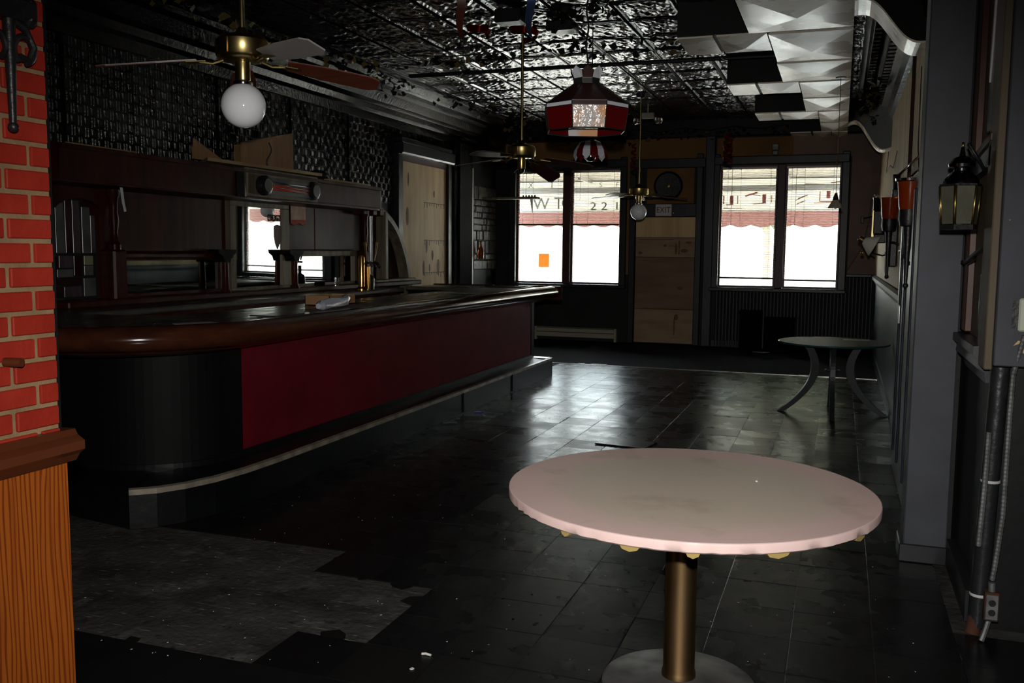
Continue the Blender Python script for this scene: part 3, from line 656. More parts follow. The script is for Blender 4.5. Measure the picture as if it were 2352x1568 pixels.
tag(adw(loose, 'outer_bricks', 'brick_red'), kind='stuff')
adw(MB().bbox(-2.30, -1.6, 0.0, -2.10, 2.035, 0.885, .004), 'wainscot_panel', 'orange_wood')
adw(MB().prism([(-2.13, .878), (-2.085, .878), (-2.07, .90), (-2.05, .915), (-2.05, .94), (-2.075, .955), (-2.085, .972), (-2.13, .972)], 'y', -1.6, 2.05), 'cap_moulding', 'cap_wood')
struct('wall_entry', MB().box(-2.3, -1.75, 0, 1.05, -1.6, 3.6), 'black_wall', 'wall behind the photographer')

# ================================================================== OUTSIDE THE WINDOWS
struct('sidewalk', MB().box(-14, 15.0, -.25, 9, 18.2, -.12), 'sidewalk', 'pale concrete sidewalk outside')
struct('street', MB().box(-40, 18.2, -.4, 30, 27, -.27), 'street', 'asphalt street outside')
fac = thing('opposite_building', 'pale low building across the street seen through the windows', 'building', (-2, 29, -.27))
MB().box(-16, -0.5, 0, 14, 4, 3.6).build('wall', 'facade', fac)
MB().box(-16.2, -0.7, 3.6, 14.2, 4, 3.9).build('parapet', 'facade_trim', fac)
for k in range(7):
    wdo = MB().box(-14 + k * 4, -.56, .9, -12 + k * 4, -.48, 2.6).build('window', 'facade_trim', fac)
def tree(loc, label, sc):
    t = thing('street_tree', label, 'tree', loc, group='street trees outside')
    MB().tube([(0, 0, 0), (.05, 0, 1.2 * sc), (0, .1, 3.0 * sc)], .12, 8, r_end=.06).build('trunk', 'bark', t)
    rr = random.Random(int(loc[0] * 10)); it = []
    for _ in range(2600):
        a, b, r_ = rr.uniform(0, 6.28), rr.uniform(-1, 1), rr.random() ** .4 * 1.5 * sc
        c = Vector((math.cos(a) * math.sqrt(1 - b * b) * r_, math.sin(a) * math.sqrt(1 - b * b) * r_, 3.3 * sc + b * r_ * .95))
        u = Vector((rr.gauss(0, 1), rr.gauss(0, 1), rr.gauss(0, 1))).normalized(); v = u.orthogonal().normalized()
        it.append(([c - u * .16, c - v * .09, c + u * .16, c + v * .09], [(0, 1, 2, 3)]))
    tris('leaves', it, 'tree_leaf', t)
tree((-1.6, 21.2, -.27), 'green street tree outside the left half of the right window', 1.25)
tree((0.4, 25.3, -.27), 'green street tree outside the right half of the right window', 1.3)

aw = thing('storefront_awning', 'white sign awning with a scalloped red valance outside the windows', 'awning', (-2.6, 15.9, 2.2))
X0, X1 = -3.6, 3.2
def P(x, y, z): return (x, y - 15.9, z - 2.2)
MB().add([P(-6.2, 15.03, 3.02), P(0.6, 15.03, 3.02), P(0.6, 15.9, 2.72), P(-6.2, 15.9, 2.72), P(-6.2, 15.03, 3.04), P(0.6, 15.03, 3.04), P(0.6, 15.9, 2.74), P(-6.2, 15.9, 2.74)],
         [(0, 1, 2, 3), (7, 6, 5, 4), (0, 4, 5, 1), (1, 5, 6, 2), (2, 6, 7, 3), (3, 7, 4, 0)], M=Matrix.Translation((2.6, 0, 0))).build('roof_cloth', 'awning_top', aw)
MB().box(-6.2 + 2.6, -.004, 0, 0.6 + 2.6, .004, .52).build('sign_band', 'awning_white', aw)
pts = []; x = X0
while x < X1 - .01:
    for k in range(8):
        pts.append((x + .34 * k / 8, -.235 - .045 * math.sin(math.pi * k / 8)))
    x += .34
MB().prism([(X0, 0.0)] + pts + [(X1, -.235), (X1, 0.0)], 'y', -.003, .003).build('valance', 'awning_red', aw)
MB().bbox(X0, -.07, .31, X1, -.02, .415, .01).build('frame_bar', 'frame_grey', aw)
MB().tube([(X0, -.02, 0), (X1, -.02, 0)], .012).build('frame_bar', 'frame_grey', aw)
for x in (-3.4, -1.6, .2, 1.75, 3.1): MB().box(x - .015, -.86, .49, x + .015, -.02, .53).build('rafter', 'frame_grey', aw)
# sign lettering, seen from behind through the cloth
for ch, px in (('2', -4.10), ('2', -3.90), ('1', -3.67), ('1', -3.47)):
    text(ch, .20, 'letter_grey', aw, (px + 2.6 - .07, -.006, .085), (R(90), 0, 0), sx=1.25)
for ch, px, z, s in (('W', -5.05, .13, .30), ('T', -4.72, .14, .30), ('O', -4.55, .14, .30), ('T', -4.85, .47, .16), ('X', -5.25, .47, .16), ('N', -4.50, .47, .16), ('S', -3.95, .46, .12), ('F', -3.65, .46, .12), ('C', -3.45, .46, .12)):
    text(ch, s, 'letter_faint', aw, (px + 2.6 - .09, -.006, z), (R(90), 0, 0))
lr = MB()
def st(a, b, wd=.02):
    a = Vector((a[0] + 2.6, -.006, a[1])); b = Vector((b[0] + 2.6, -.006, b[1])); d = (b - a).normalized(); nn = Vector((-d.z, 0, d.x)) * wd / 2; t = Vector((0, .004, 0))
    lr.add([a - nn, b - nn, b + nn, a + nn, a - nn - t, b - nn - t, b + nn - t, a + nn - t], [(0, 1, 2, 3), (7, 6, 5, 4), (0, 4, 5, 1), (1, 5, 6, 2), (2, 6, 7, 3), (3, 7, 4, 0)])
Z0 = 0.0
for a, b, wd in (((-1.90, .11), (-1.90, .25), .02), ((-1.77, .11), (-1.77, .25), .06), ((-1.67, .11), (-1.67, .25), .015), ((-1.86, .10), (-1.74, .10), .015), ((-1.55, .24), (-1.35, .30), .025),
                 ((-1.43, .27), (-1.30, .24), .012), ((-1.24, .12), (-1.24, .27), .06), ((-1.42, .11), (-1.24, .12), .015), ((-1.12, .13), (-1.12, .25), .015), ((-.72, .10), (-.58, .16), .015), ((-.70, .19), (-.55, .25), .015),
                 ((-.74, .16), (-.60, .23), .012), ((-.36, .14), (-.36, .30), .015), ((-.23, .19), (-.23, .31), .06), ((-.10, .14), (-.10, .28), .02), ((-.36, .14), (-.12, .14), .012), ((-.45, .115), (-.10, .13), .012), ((0.0, .24), (.12, .27), .012),
                 ((0.10, .12), (.20, .06), .012), ((0.20, .06), (.16, .0), .012), ((-1.9, .04), (-1.6, .035), .012), ((-.2, .44), (.2, .49), .018), ((-.6, .43), (-.3, .42), .012)):
    st(a, b, wd)
lr.build('sign_strokes', 'letter_red', aw)

# ---------------------------------------------------------------- slatted blinds
def blind(x0, x1, ztop, zbot, label, grp):
    b = thing('slatted_blind', label, 'window blind', ((x0 + x1) / 2, D + .035, zbot), group=grp)
    wd = (x1 - x0) / 2; H = ztop - zbot
    MB().bbox(-wd, -.018, H - .035, wd, .018, H, .003).build('head_rail', 'slat_white', b)
    MB().bbox(-wd, -.014, -.004, wd, .014, .022, .003).build('bottom_rail', 'cord', b)
    sl = MB(); sl.add([(-wd, -.0125, -.0015), (wd, -.0125, -.0015), (wd, 0, .0012), (-wd, 0, .0012), (wd, .0125, -.0015), (-wd, .0125, -.0015)], [(0, 1, 2, 3), (3, 2, 4, 5)], True)
    me = sl.mesh('slat', 'slat_white', fix=False)
    n = int((H - .06) / .0255)
    for k in range(n): inst(me, 'slat', b, (0, 0, .026 + k * .0255), (R(6), 0, 0))
    for s in (-.78, -.30, .78):
        MB().tube([(s * wd, -.015, .005), (s * wd, -.015, H - .02)], .0022, 5).build('ladder_cord', 'cord', b)
    MB().tube([(-wd * .62, -.03, H - .03), (-wd * .63, -.032, H * .45)], .0035, 6).build('tilt_wand', 'cord', b)
    return b
blind(-5.22, -4.415, 2.83, 1.93, 'half raised white slatted blind in the left pane of the left window', 'white slatted blinds in the front windows')
blind(-4.275, -3.46, 2.83, 1.93, 'half raised white slatted blind in the right pane of the left window', 'white slatted blinds in the front windows')
blind(-1.81, -0.975, 2.83, 1.09, 'white slatted blind hung short of the sill in left pane of right window', 'white slatted blinds in the front windows')
blind(-0.835, -0.06, 2.83, 1.07, 'white slatted blind hung short of the sill in right pane of right window', 'white slatted blinds in the front windows')
nt_ = thing('orange_notice', 'orange paper notice stuck on the left window pane', 'notice', (-4.765, D + .083, 1.22))
MB().box(-.095, -.001, 0, .095, .001, .23).build('sheet', 'orange_notice', nt_)

# ================================================================== DROPPED SOFFIT ALONG THE RIGHT
sof = thing('dropped_soffit', 'stepped dropped soffit of pale embossed panels along the right of the ceiling', 'soffit', (-.4, 10.5, 3.265))
ZL = 3.265; XR = 0.02
rows = [(5.4, 6.60, -.90, -1.5), (6.62, 7.80, -.775, None), (7.82, 9.03, -.63, -1.36), (9.05, 10.08, -.64, None), (10.1, 11.15, -.48, -1.215), (11.17, 12.22, -.485, None), (12.24, 13.30, -.34, -1.11), (13.32, 14.30, -.34, None), (14.32, 14.82, -.2, -.78)]
def sp(mb): mb.v = [(v[0] + .4, v[1] - 10.5, v[2] - 3.265) for v in mb.v]; return mb
def embossed(x0, x1, y0, y1, z, pyr=True):
    b = MB(); cx, cy = (x0 + x1) / 2, (y0 + y1) / 2; d = .042
    b.add([(x0, y0, z), (x1, y0, z), (x1, y1, z), (x0, y1, z), (cx, cy, z - d)], [(0, 4, 1), (1, 4, 2), (2, 4, 3), (3, 4, 0)])
    b.add([(x0, y0, z), (x1, y0, z), (x1, y1, z), (x0, y1, z), (x0, y0, z + .02), (x1, y0, z + .02), (x1, y1, z + .02), (x0, y1, z + .02)], [(0, 1, 5, 4), (1, 2, 6, 5), (2, 3, 7, 6), (3, 0, 4, 7), (4, 5, 6, 7)])
    return b
for (y0, y1, xl, xw) in rows:
    sp(MB().box(xl, y0, ZL + .018, XR, y1 + .02, 3.56)).build('soffit_box', 'soffit_black', sof)
    sp(embossed(xl, XR, y0 + .085, y1 + .01, ZL)).build('ceiling_panel', 'panel_white', sof)
    if xw is not None:
        ye = y0 + .68
        sp(MB().box(xw, y0, ZL + .012, xl + .01, ye, 3.56)).build('soffit_box', 'soffit_black', sof)
        xm = xw + .30
        sp(embossed(xm + .02, xl - .01, y0 + .02, ye, ZL - .002)).build('ceiling_panel', 'panel_white', sof)
        sp(MB().box(xw, y0 + .02, ZL - .002, xm - .01, ye, ZL + .014)).build('ceiling_panel', 'panel_white', sof)
# S-curved wings towards the right wall
def wing(yA, yB, zend, dep):
    n = 18; bot = []
    for i in range(n + 1):
        t = i / n; e = t - math.sin(2 * math.pi * t) / (2 * math.pi)
        bot.append((XR + t * (0.49 - XR), yA + (yB - yA) * t, ZL - (ZL - zend) * e))
    fb = MB(); vs = []; fs = []
    for (x, y, z) in bot: vs += [(x, y, z), (x, y, 3.56), (x, y + dep, z), (x, y + dep, 3.56)]
    for i in range(n):
        k = 4 * i; fs += [(k, k + 4, k + 5, k + 1), (k + 2, k + 3, k + 7, k + 6)]
    fb.add(vs, fs); sp(fb).build('wing_face', 'soffit_black', sof)
    sk = MB()
    for i in range(n):
        (xa, ya, za), (xb, yb, zb) = bot[i], bot[i + 1]
        sk.add([(xa, ya - .01, za), (xb, yb - .01, zb), (xb, yb + dep, zb), (xa, ya + dep, za), (xa, ya - .01, za - .014), (xb, yb - .01, zb - .014), (xb, yb + dep, zb - .014), (xa, ya + dep, za - .014)],
               [(0, 1, 2, 3), (7, 6, 5, 4), (0, 4, 5, 1), (2, 6, 7, 3)], True)
    sp(sk).build('wing_skin', 'panel_white', sof)
wing(13.45, 11.40, 2.71, .30)
wing(7.0, 6.74, 2.90, .42)

# ================================================================== BAR COUNTER
bar = thing('bar_counter', 'long wooden bar with red front panel, rounded near corner and foot step', 'bar counter', (-3.6, 7.2, 0))
def sb(mb): mb.v = [(v[0] + 3.6, v[1] - 7.2, v[2]) for v in mb.v]; return mb
FX0, FX1, YN, YF = -3.45, -3.47, 4.10, 10.35
RAD = .5
def outline(off, y_far=YF, xl=-4.82, rad=RAD, n=16, YN=YN):
    """bar front line offset outward by off, from the far end round the near corner to the left"""
    pts = [(FX0 + off, y_far), (FX0 + off, YN + rad)]
    cx, cy = FX0 - rad, YN + rad
    pts += [(cx + (rad + off) * math.cos(R(-a)), cy + (rad + off) * math.sin(R(-a))) for a in [90 * k / n for k in range(1, n + 1)]]
    pts += [(xl, YN - off)]
    return pts
def sweep(line, prof, closed_prof=True, smooth=False):
    """sweep profile (d outward, z) along a polyline in plan"""
    b = MB(); n = len(line); m = len(prof); vs = []
    for i in range(n):
        p = Vector(line[i]); a = (Vector(line[i]) - Vector(line[i - 1])) if i else (Vector(line[1]) - Vector(line[0]))
        c = (Vector(line[i + 1]) - Vector(line[i])) if i < n - 1 else a
        t = (a.normalized() + c.normalized()).normalized(); nn = Vector((-t.y, t.x))
        k = 1 / max(.5, nn.dot(Vector((-c.normalized().y, c.normalized().x))))
        for d, z in prof: vs.append((p.x + nn.x * d * k, p.y + nn.y * d * k, z))
    fs = []
    for i in range(n - 1):
        for j in range(m if closed_prof else m - 1):
            j2 = (j + 1) % m; fs.append((i * m + j, i * m + j2, (i + 1) * m + j2, (i + 1) * m + j))
    b.add(vs, fs, smooth)
    b.f.append(list(range(m))); b.sm.append(False); b.f.append([(n - 1) * m + j for j in range(m)][::-1]); b.sm.append(False)
    return b
base = outline(0)
# body: red front and black rounded end
sb(sweep([(FX0, YF), (FX0, 4.71)], [(0, .24), (0, .93), (-.05, .93), (-.05, .24)])).build('red_panel', 'bar_red', bar)
sb(sweep([(FX0 - .002, 4.71)] + base[1:], [(0, .24), (0, .93), (-.05, .93), (-.05, .24)], smooth=False)).build('end_panel', 'bar_black', bar)
sb(sweep([(FX0 - .05, YF), (FX0 - .05, YN + RAD)] + [(p[0] - .03, p[1] + .03) for p in base[2:]], [(0, 0), (0, .97), (-.10, .97), (-.10, 0)])).build('body', 'bar_black', bar)
sb(MB().box(-4.05, YF - .03, .24, FX0, YF + .02, .95)).build('far_end_panel', 'bar_black', bar)
# foot step
fl_ = [(-3.235, 10.50), (-3.225, 4.75), (-3.235, 4.45), (-3.27, 4.20), (-3.33, 4.02), (-3.41, 3.89), (-3.515, 3.80), (-3.985, 3.88), (-4.82, 3.98)]
sb(sweep(fl_, [(0, 0), (0, .205), (-.30, .225), (-.30, 0)])).build('foot_step', 'foot_grey', bar)
sb(sweep(fl_[:7], [(.006, .185), (.006, .214), (-.022, .218), (-.022, .185)])).build('edge_strip', 'edge_highlight', bar)
sb(sweep([(FX0 + .012, YF), (FX0 + .012, YN + RAD)] + outline(.012)[2:], [(0, .21), (0, .255), (-.03, .255), (-.03, .21)])).build('kick_strip', 'foot_grey', bar)
sb(MB().box(-3.50, 10.34, .0, -3.235, 10.52, .215)).build('step_end', 'foot_grey', bar)
sb(MB().box(-3.46, 10.36, .216, -3.26, 10.50, .222)).build('step_cover', 'edge_metal', bar)
for yy in (7.7, 9.05): sb(MB().box(-3.236, yy, .01, -3.218, yy + .006, .19)).build('step_joint', 'bar_black', bar)
# top and rolled rail
def top_poly(off, inner):
    o = outline(off, y_far=10.36)
    return o
YR = 3.90
o1 = outline(.20, y_far=10.38, rad=.60, YN=YR)
inner = [(-4.82, 4.72), (-4.35, 4.72), (-4.15, 4.80), (-4.05, 5.0), (-4.02, 10.62), (-3.55, 10.62)]
sb(MB().prism(o1 + inner, 'z', 1.025, 1.06)).build('bar_top', 'bar_laminate', bar)
rail_prof = [(.17, 1.045), (.19, 1.072), (.225, 1.083), (.262, 1.078), (.295, 1.055), (.312, 1.02), (.308, .985), (.285, .958), (.25, .945), (.21, .945), (.19, .925), (.12, .915), (.10, .905), (0, .90), (0, 1.03)]
sb(sweep(outline(0, y_far=10.40, rad=.60, YN=YR), rail_prof, smooth=True)).build('rolled_rail', 'red_wood_rail', bar)
sb(MB().bbox(-4.02, 10.60, .90, -3.16, 10.66, 1.075, .02)).build('far_rail', 'red_wood_rail', bar)
sb(MB().box(-4.02, 10.52, 0, -3.5, 10.6, 1.02)).build('return_panel', 'bar_black', bar)
ret = thing('bar_return', 'short dark bar return joining the far end of the bar to the arch', 'bar counter', (-4.45, 10.24, 0))
for q in ((-.415, -.34, 0, .415, -.26, 1.02), (-.415, .28, 0, .415, .36, 1.02), (-.415, -.26, 0, -.34, .28, 1.02)): MB().box(*q).build('side_panel', 'bar_black', ret)
MB().bbox(-.42, -.38, 1.022, .42, .38, 1.06, .008).build('return_top', 'bar_laminate', ret)
MB().bbox(-.42, .36, .90, .42, .42, 1.075, .02).build('return_rail', 'red_wood_rail', ret)
sb(MB().box(-3.92, 4.75, .55, -3.55, 9.9, .58)).build('under_shelf', 'bar_black', bar)
sb(MB().prism([(-3.30, 4.55), (-3.50, 4.95), (-3.60, 5.4), (-3.62, 6.6), (-3.30, 6.9)], 'z', 1.0605, 1.0635)).build('worn_patch', 'bar_top_pale', bar)
sb(MB().prism([(-3.34, 8.6), (-3.95, 8.7), (-3.95, 10.3), (-3.34, 10.3)], 'z', 1.0605, 1.0635)).build('worn_patch', 'bar_top_pale', bar)

def small(name, label, cat, mb, m, group=None):
    o = mb.build(name, m); tag(o, label, cat, group); return o
small('paper_sheet', 'pale sheet of paper on the near bend of the bar top', 'paper', MB().prism([(-3.42, 4.15), (-3.62, 4.30), (-3.52, 4.50), (-3.36, 4.42)], 'z', 1.061, 1.064), 'paper_grey')
small('rubber_mat', 'thin black mat on the bar top before the plastic wrap', 'mat', MB().bbox(-3.56, 4.95, 1.064, -3.36, 5.3, 1.073, .003), 'plastic_black')
small('bar_mat', 'dark mat on the near corner of the bar top', 'mat', MB().bbox(-3.80, 4.20, 1.061, -3.66, 4.45, 1.069, .003), 'plastic_black')
small('ridged_mat', 'black ridged mat lying on the far end of the bar', 'mat', MB().bbox(-4.0, 10.05, 1.064, -3.45, 10.4, 1.072, .004).box(-3.95, 10.1, 1.072, -3.5, 10.12, 1.079).box(-3.95, 10.17, 1.072, -3.5, 10.19, 1.079).box(-3.95, 10.24, 1.072, -3.5, 10.26, 1.079).box(-3.95, 10.31, 1.072, -3.5, 10.33, 1.079), 'plastic_black')
pb = thing('plastic_wrap', 'crumpled clear plastic sleeve lying on the bar top', 'plastic wrap', (-3.46, 5.84, 1.064))
rp = random.Random(4); prf = []
b = MB(); pth = [(0.02, -.22, .036), (0, -.18, .038), (-.01, -.06, .040), (-.02, .08, .042), (-.03, .18, .045), (-.05, .24, .062), (-.06, .28, .085)]
b.tube(pth, [.022, .036, .035, .038, .042, .034, .010], 14)
b.v = [(v[0] * 1 + rp.gauss(0, .005), v[1] + rp.gauss(0, .004), max(.002, v[2] + rp.gauss(0, .005))) for v in b.v]
b.build('sleeve', 'plastic_clear', pb)
MB().tube([(.02, -.26, .034), (.02, -.21, .034)], [.02, .03], 12).build('rolled_end', 'plastic_clear', pb)
small('white_plastic_lid', 'tiny white plastic lid at the edge of the bar beside plastic sleeve', 'crumb', MB().lathe([(.016, 0), (.018, .004), (.018, .012), (.012, .015)], (-3.34, 5.28, 1.064), 12), 'paper')  # small white plastic lid lying loose on the bar
small('corkscrew_ring', 'small dark ring on the pale worn part of the bar top', 'ring', MB().tube([(-3.36 + .018 * math.cos(t), 4.78 + .018 * math.sin(t), 1.071) for t in [k * .524 for k in range(13)]], .005, 6), 'plastic_black')
cb = thing('cardboard_tray', 'small open cardboard tray behind the plastic sleeve on the bar', 'box', (-3.80, 6.35, 1.062))
MB().box(-.11, -.2, 0, .11, .2, .006).build('base', 'cardboard', cb)
for q in ((-.11, -.2, -.104, .2), (.104, -.2, .11, .2), (-.11, -.2, .11, -.194), (-.11, .194, .11, .2)): MB().box(q[0], q[1], 0, q[2], q[3], .075).build('side_flap', 'cardboard', cb)

# ================================================================== BACK BAR
bb = thing('back_bar', 'long dark wooden back bar with mirrors, canopy and arched ends', 'back bar', (-5.4, 8.0, 0))
def s2(mb): mb.v = [(v[0] + 5.4, v[1] - 8.0, v[2]) for v in mb.v]; return mb
def bp(nm, m, mb, parent=bb): return s2(mb).build(nm, m, parent)
bp('lower_cabinet', 'red_wood', MB().box(-5.58, 4.85, 0, -4.95, 9.80, 1.0))
for k in range(8):
    y = 4.9 + k * .61; dr = bp('cabinet_door', 'red_wood', MB().bbox(-4.95, y, .12, -4.93, y + .57, .93, .008))
    MB().sphere((.485, y - 8 + .5, .62), .014, 10, 6).build('knob', 'brass_old', dr)
bp('counter_top', 'bar_laminate', MB().bbox(-5.58, 4.80, 1.0, -4.88, 9.84, 1.045, .01))
bp('step_ledge', 'red_wood', MB().bbox(-5.58, 5.15, 1.045, -5.25, 11.1, 1.10, .01))
bp('back_panel', 'red_wood', MB().box(-5.585, 5.0, 1.05, -5.50, 10.4, 2.20))
# middle panels
bp('wood_panel', 'red_wood', MB().bbox(-5.51, 5.74, 1.46, -5.435, 7.22, 2.05, .01))
bp('ledge', 'red_wood', MB().bbox(-5.51, 5.70, 1.405, -5.36, 7.24, 1.455, .012))
fr = MB()
for (y0, y1, z0, z1) in ((5.72, 7.14, 1.39, 1.41), (5.72, 7.14, 1.10, 1.125), (5.72, 5.78, 1.1, 1.41), (7.08, 7.14, 1.1, 1.41)): fr.box(-5.50, y0, z0, -5.40, y1, z1)
bp('mirror_frame', 'red_wood', fr)
bp('low_mirror', 'mirror_dim', MB().box(-5.46, 5.78, 1.125, -5.43, 7.08, 1.39))
# tall framed mirror
fr = MB()
for (y0, y1, z0, z1) in ((7.23, 8.20, 1.895, 1.965), (7.23, 8.20, 1.06, 1.125), (7.23, 7.31, 1.12, 1.90), (8.06, 8.20, 1.12, 1.90)): fr.bbox(-5.50, y0, z0, -5.385, y1, z1, .006)
bp('tall_mirror_frame', 'pale_wood_glare', fr)
tm = bp('tall_mirror', 'mirror', MB().add([(-5.44, 7.31, 1.125), (-5.403, 7.31, 1.125), (-5.403, 8.06, 1.125), (-5.44, 8.06, 1.125), (-5.44, 7.31, 1.895), (-5.3965, 7.31, 1.895), (-5.3965, 8.06, 1.895), (-5.44, 8.06, 1.895)], [(0, 3, 2, 1), (4, 5, 6, 7), (0, 1, 5, 4), (1, 2, 6, 5), (2, 3, 7, 6), (3, 0, 4, 7)]))
dc = text('CHICAGO', .095, 'decal_dark', tm, (.0035, .0, .355 + .92 + .53), (R(90), 0, R(90)), name='decal_lettering')
dc.location = (.008, -.055, 1.80); dc.scale = (.50, 1, 1)
MB().prism([(-.06, 1.72), (-.03, 1.735), (.0, 1.74), (.03, 1.735), (.06, 1.72), (.058, 1.62), (.04, 1.55), (0, 1.49), (-.04, 1.55), (-.058, 1.62)], 'x', .002, .005).build('shield_decal', 'decal_brown', tm)
# right panels
bp('wide_panel', 'red_wood', MB().bbox(-5.51, 8.22, 1.485, -5.43, 8.75, 1.97, .006))
bp('wood_panel', 'red_wood', MB().bbox(-5.51, 8.76, 1.485, -5.43, 9.62, 1.99, .006))
bp('ledge', 'pale_wood_glare', MB().bbox(-5.51, 8.20, 1.415, -5.40, 9.64, 1.48, .008))
fr = MB()
for (y0, y1, z0, z1) in ((8.2, 9.64, 1.10, 1.125), (8.2, 8.24, 1.1, 1.42), (9.58, 9.64, 1.1, 1.42)): fr.box(-5.50, y0, z0, -5.40, y1, z1)
bp('mirror_frame', 'pale_wood_glare', fr)
bp('low_mirror', 'mirror', MB().box(-5.46, 8.24, 1.125, -5.43, 9.58, 1.415))
# columns with carved capitals
for y in (7.02, 8.155):
    c = bp('column', 'red_wood', MB().lathe([(.05, 1.05), (.05, 1.10), (.032, 1.13), (.030, 1.30), (.028, 1.38)], (-5.30, y, 0), 12))
    s2(MB().prism([(y - .13, 1.485), (y + .13, 1.485), (y + .12, 1.45), (y + .06, 1.42), (y + .035, 1.37), (y - .035, 1.37), (y - .06, 1.42), (y - .12, 1.45)], 'x', -5.40, -5.27)).build('capital', 'bar_black', c)
for y in (5.70, 9.70):
    c = bp('column', 'red_wood', MB().lathe([(.05, 1.48), (.05, 1.52), (.03, 1.54), (.026, 1.62), (.04, 1.70), (.03, 1.78), (.036, 1.88), (.05, 1.90), (.05, 1.97)], (-5.33, y, 0), 14))
    s2(MB().bbox(-5.42, y - .07, 1.05, -5.27, y + .07, 1.48, .015)).build('plinth', 'red_wood', c)
for y in (9.55, 9.78, 9.95): bp('bracket_block', 'red_wood', MB().bbox(-5.42, y, 1.90, -5.26, y + .10, 2.0, .01))
# canopy with rounded far end
def can(d): return [(-5.58, 4.82), (-4.95 - d, 4.82), (-4.95 - d, 9.35)] + arc(-5.12 - d, 9.35, .17, 0, 90, 6) + [(-5.58, 9.52)]
bp('canopy', 'red_wood', MB().prism(can(0), 'z', 1.955, 2.16))
bp('canopy_cornice', 'red_wood', MB().prism(can(-.03), 'z', 2.16, 2.19).prism(can(.02), 'z', 1.94, 1.957))
bp('canopy_facing', 'red_wood', MB().bbox(-4.965, 8.02, 1.962, -4.942, 9.36, 2.158, .004))
bp('heater_board', 'pale_wood_glare', MB().bbox(-4.97, 6.86, 1.955, -4.925, 8.01, 2.205, .004))
bp('upright_strip', 'edge_metal', MB().box(-4.945, 6.825, 1.95, -4.93, 6.845, 2.20))
bp('upright_block', 'bar_black', MB().bbox(-4.96, 6.72, 1.945, -4.93, 6.82, 2.18, .006))
bp('canopy_top', 'red_wood', MB().box(-5.58, 4.85, 2.19, -4.98, 9.40, 2.20))
# arched ends
def arch_frame(y0, y1, ztop, half, m, nm):
    """frame of an arch; half: quarter arch that falls to the far side"""
    cy = y0 if half else (y0 + y1) / 2; ro = (y1 - y0) if half else (y1 - y0) / 2; zs = ztop - ro * (1.18 if half else 1.0); sc = 1.18 if half else 1.0
    a0, a1 = (0, 90) if half else (0, 180); tk = .07
    out = [(cy + ro * math.cos(R(a)), zs + ro * sc * math.sin(R(a))) for a in range(a0, a1 + 1, 6)]
    inn = [(cy + (ro - tk) * math.cos(R(a)), zs + (ro * sc - tk) * math.sin(R(a))) for a in range(a0, a1 + 1, 6)]
    b = MB(); vs = [(-5.38, p[0], p[1]) for p in out] + [(-5.38, p[0], p[1]) for p in inn] + [(-5.52, p[0], p[1]) for p in out] + [(-5.52, p[0], p[1]) for p in inn]
    n = len(out); fs = []
    for i in range(n - 1):
        fs += [(i, i + 1, n + i + 1, n + i), (2 * n + i, 2 * n + i + 1, i + 1, i), (n + i, n + i + 1, 3 * n + i + 1, 3 * n + i)]
    b.add(vs, fs)
    b.box(-5.52, y1 - tk, 1.10, -5.38, y1, zs)
    if not half: b.box(-5.52, y0, 1.10, -5.38, y0 + tk, zs)
    bp(nm, m, b); return zs
arch_frame(10.05, 11.08, 2.02, True, 'pale_wood_glare', 'arch_frame')
bp('arch_back', 'glass_wine', MB().prism([(10.0, 1.10), (11.02, 1.10)] + [(10.05 + .96 * math.cos(R(a)), .805 + .0 + 1.14 * math.sin(R(a))) for a in range(16, 91, 8)] + [(10.0, 1.95)], 'x', -5.56, -5.53))
bp('arch_post', 'pale_wood_glare', MB().bbox(-5.50, 10.28, 1.10, -5.36, 10.36, 1.97, .01).bbox(-5.50, 9.98, 1.10, -5.40, 10.04, 1.98, .01))
bp('arch_sill', 'pale_wood_glare', MB().bbox(-5.54, 10.0, 1.06, -5.33, 11.10, 1.13, .01))
arch_frame(5.08, 5.72, 2.04, False, 'red_wood', 'arch_frame')
bp('arch_back', 'bar_black', MB().box(-5.56, 5.1, 1.08, -5.53, 5.7, 2.0))
bp('arch_spandrel', 'red_wood', MB().prism([(5.04, 2.03), (5.04, 1.80), (5.12, 1.80)] + [(5.40 - .26 * math.cos(R(a)), 1.70 + .16 * math.sin(R(a))) for a in range(30, 151, 15)] + [(5.68, 1.80), (5.74, 1.80), (5.74, 2.03)], 'x', -5.40, -5.37))
sg = bp('stained_glass', 'lead', MB().prism([(5.15, 1.10), (5.65, 1.10), (5.65, 1.62)] + [(5.40 + .25 * math.cos(R(a)), 1.62 + .25 * math.sin(R(a))) for a in range(15, 166, 15)] + [(5.15, 1.62)], 'x', -5.47, -5.455))
panes = [(5.17, 5.24, 1.42, 1.80, 'glass_purple'), (5.25, 5.33, 1.45, 1.84, 'glass_grey'), (5.34, 5.40, 1.45, 1.86, 'glass_wine'), (5.41, 5.48, 1.45, 1.85, 'glass_purple'), (5.50, 5.58, 1.45, 1.80, 'glass_grey'), (5.585, 5.63, 1.45, 1.77, 'glass_purple'),
         (5.17, 5.26, 1.34, 1.42, 'glass_wine'), (5.27, 5.40, 1.34, 1.43, 'glass_purple'), (5.41, 5.49, 1.28, 1.43, 'glass_wine'), (5.51, 5.60, 1.36, 1.43, 'glass_yellow'), (5.51, 5.60, 1.28, 1.355, 'glass_grey'), (5.25, 5.40, 1.27, 1.33, 'glass_grey'),
         (5.17, 5.48, 1.21, 1.265, 'glass_wine'), (5.50, 5.62, 1.12, 1.26, 'glass_grey'), (5.17, 5.30, 1.12, 1.20, 'glass_wine'), (5.31, 5.48, 1.12, 1.20, 'glass_purple')]
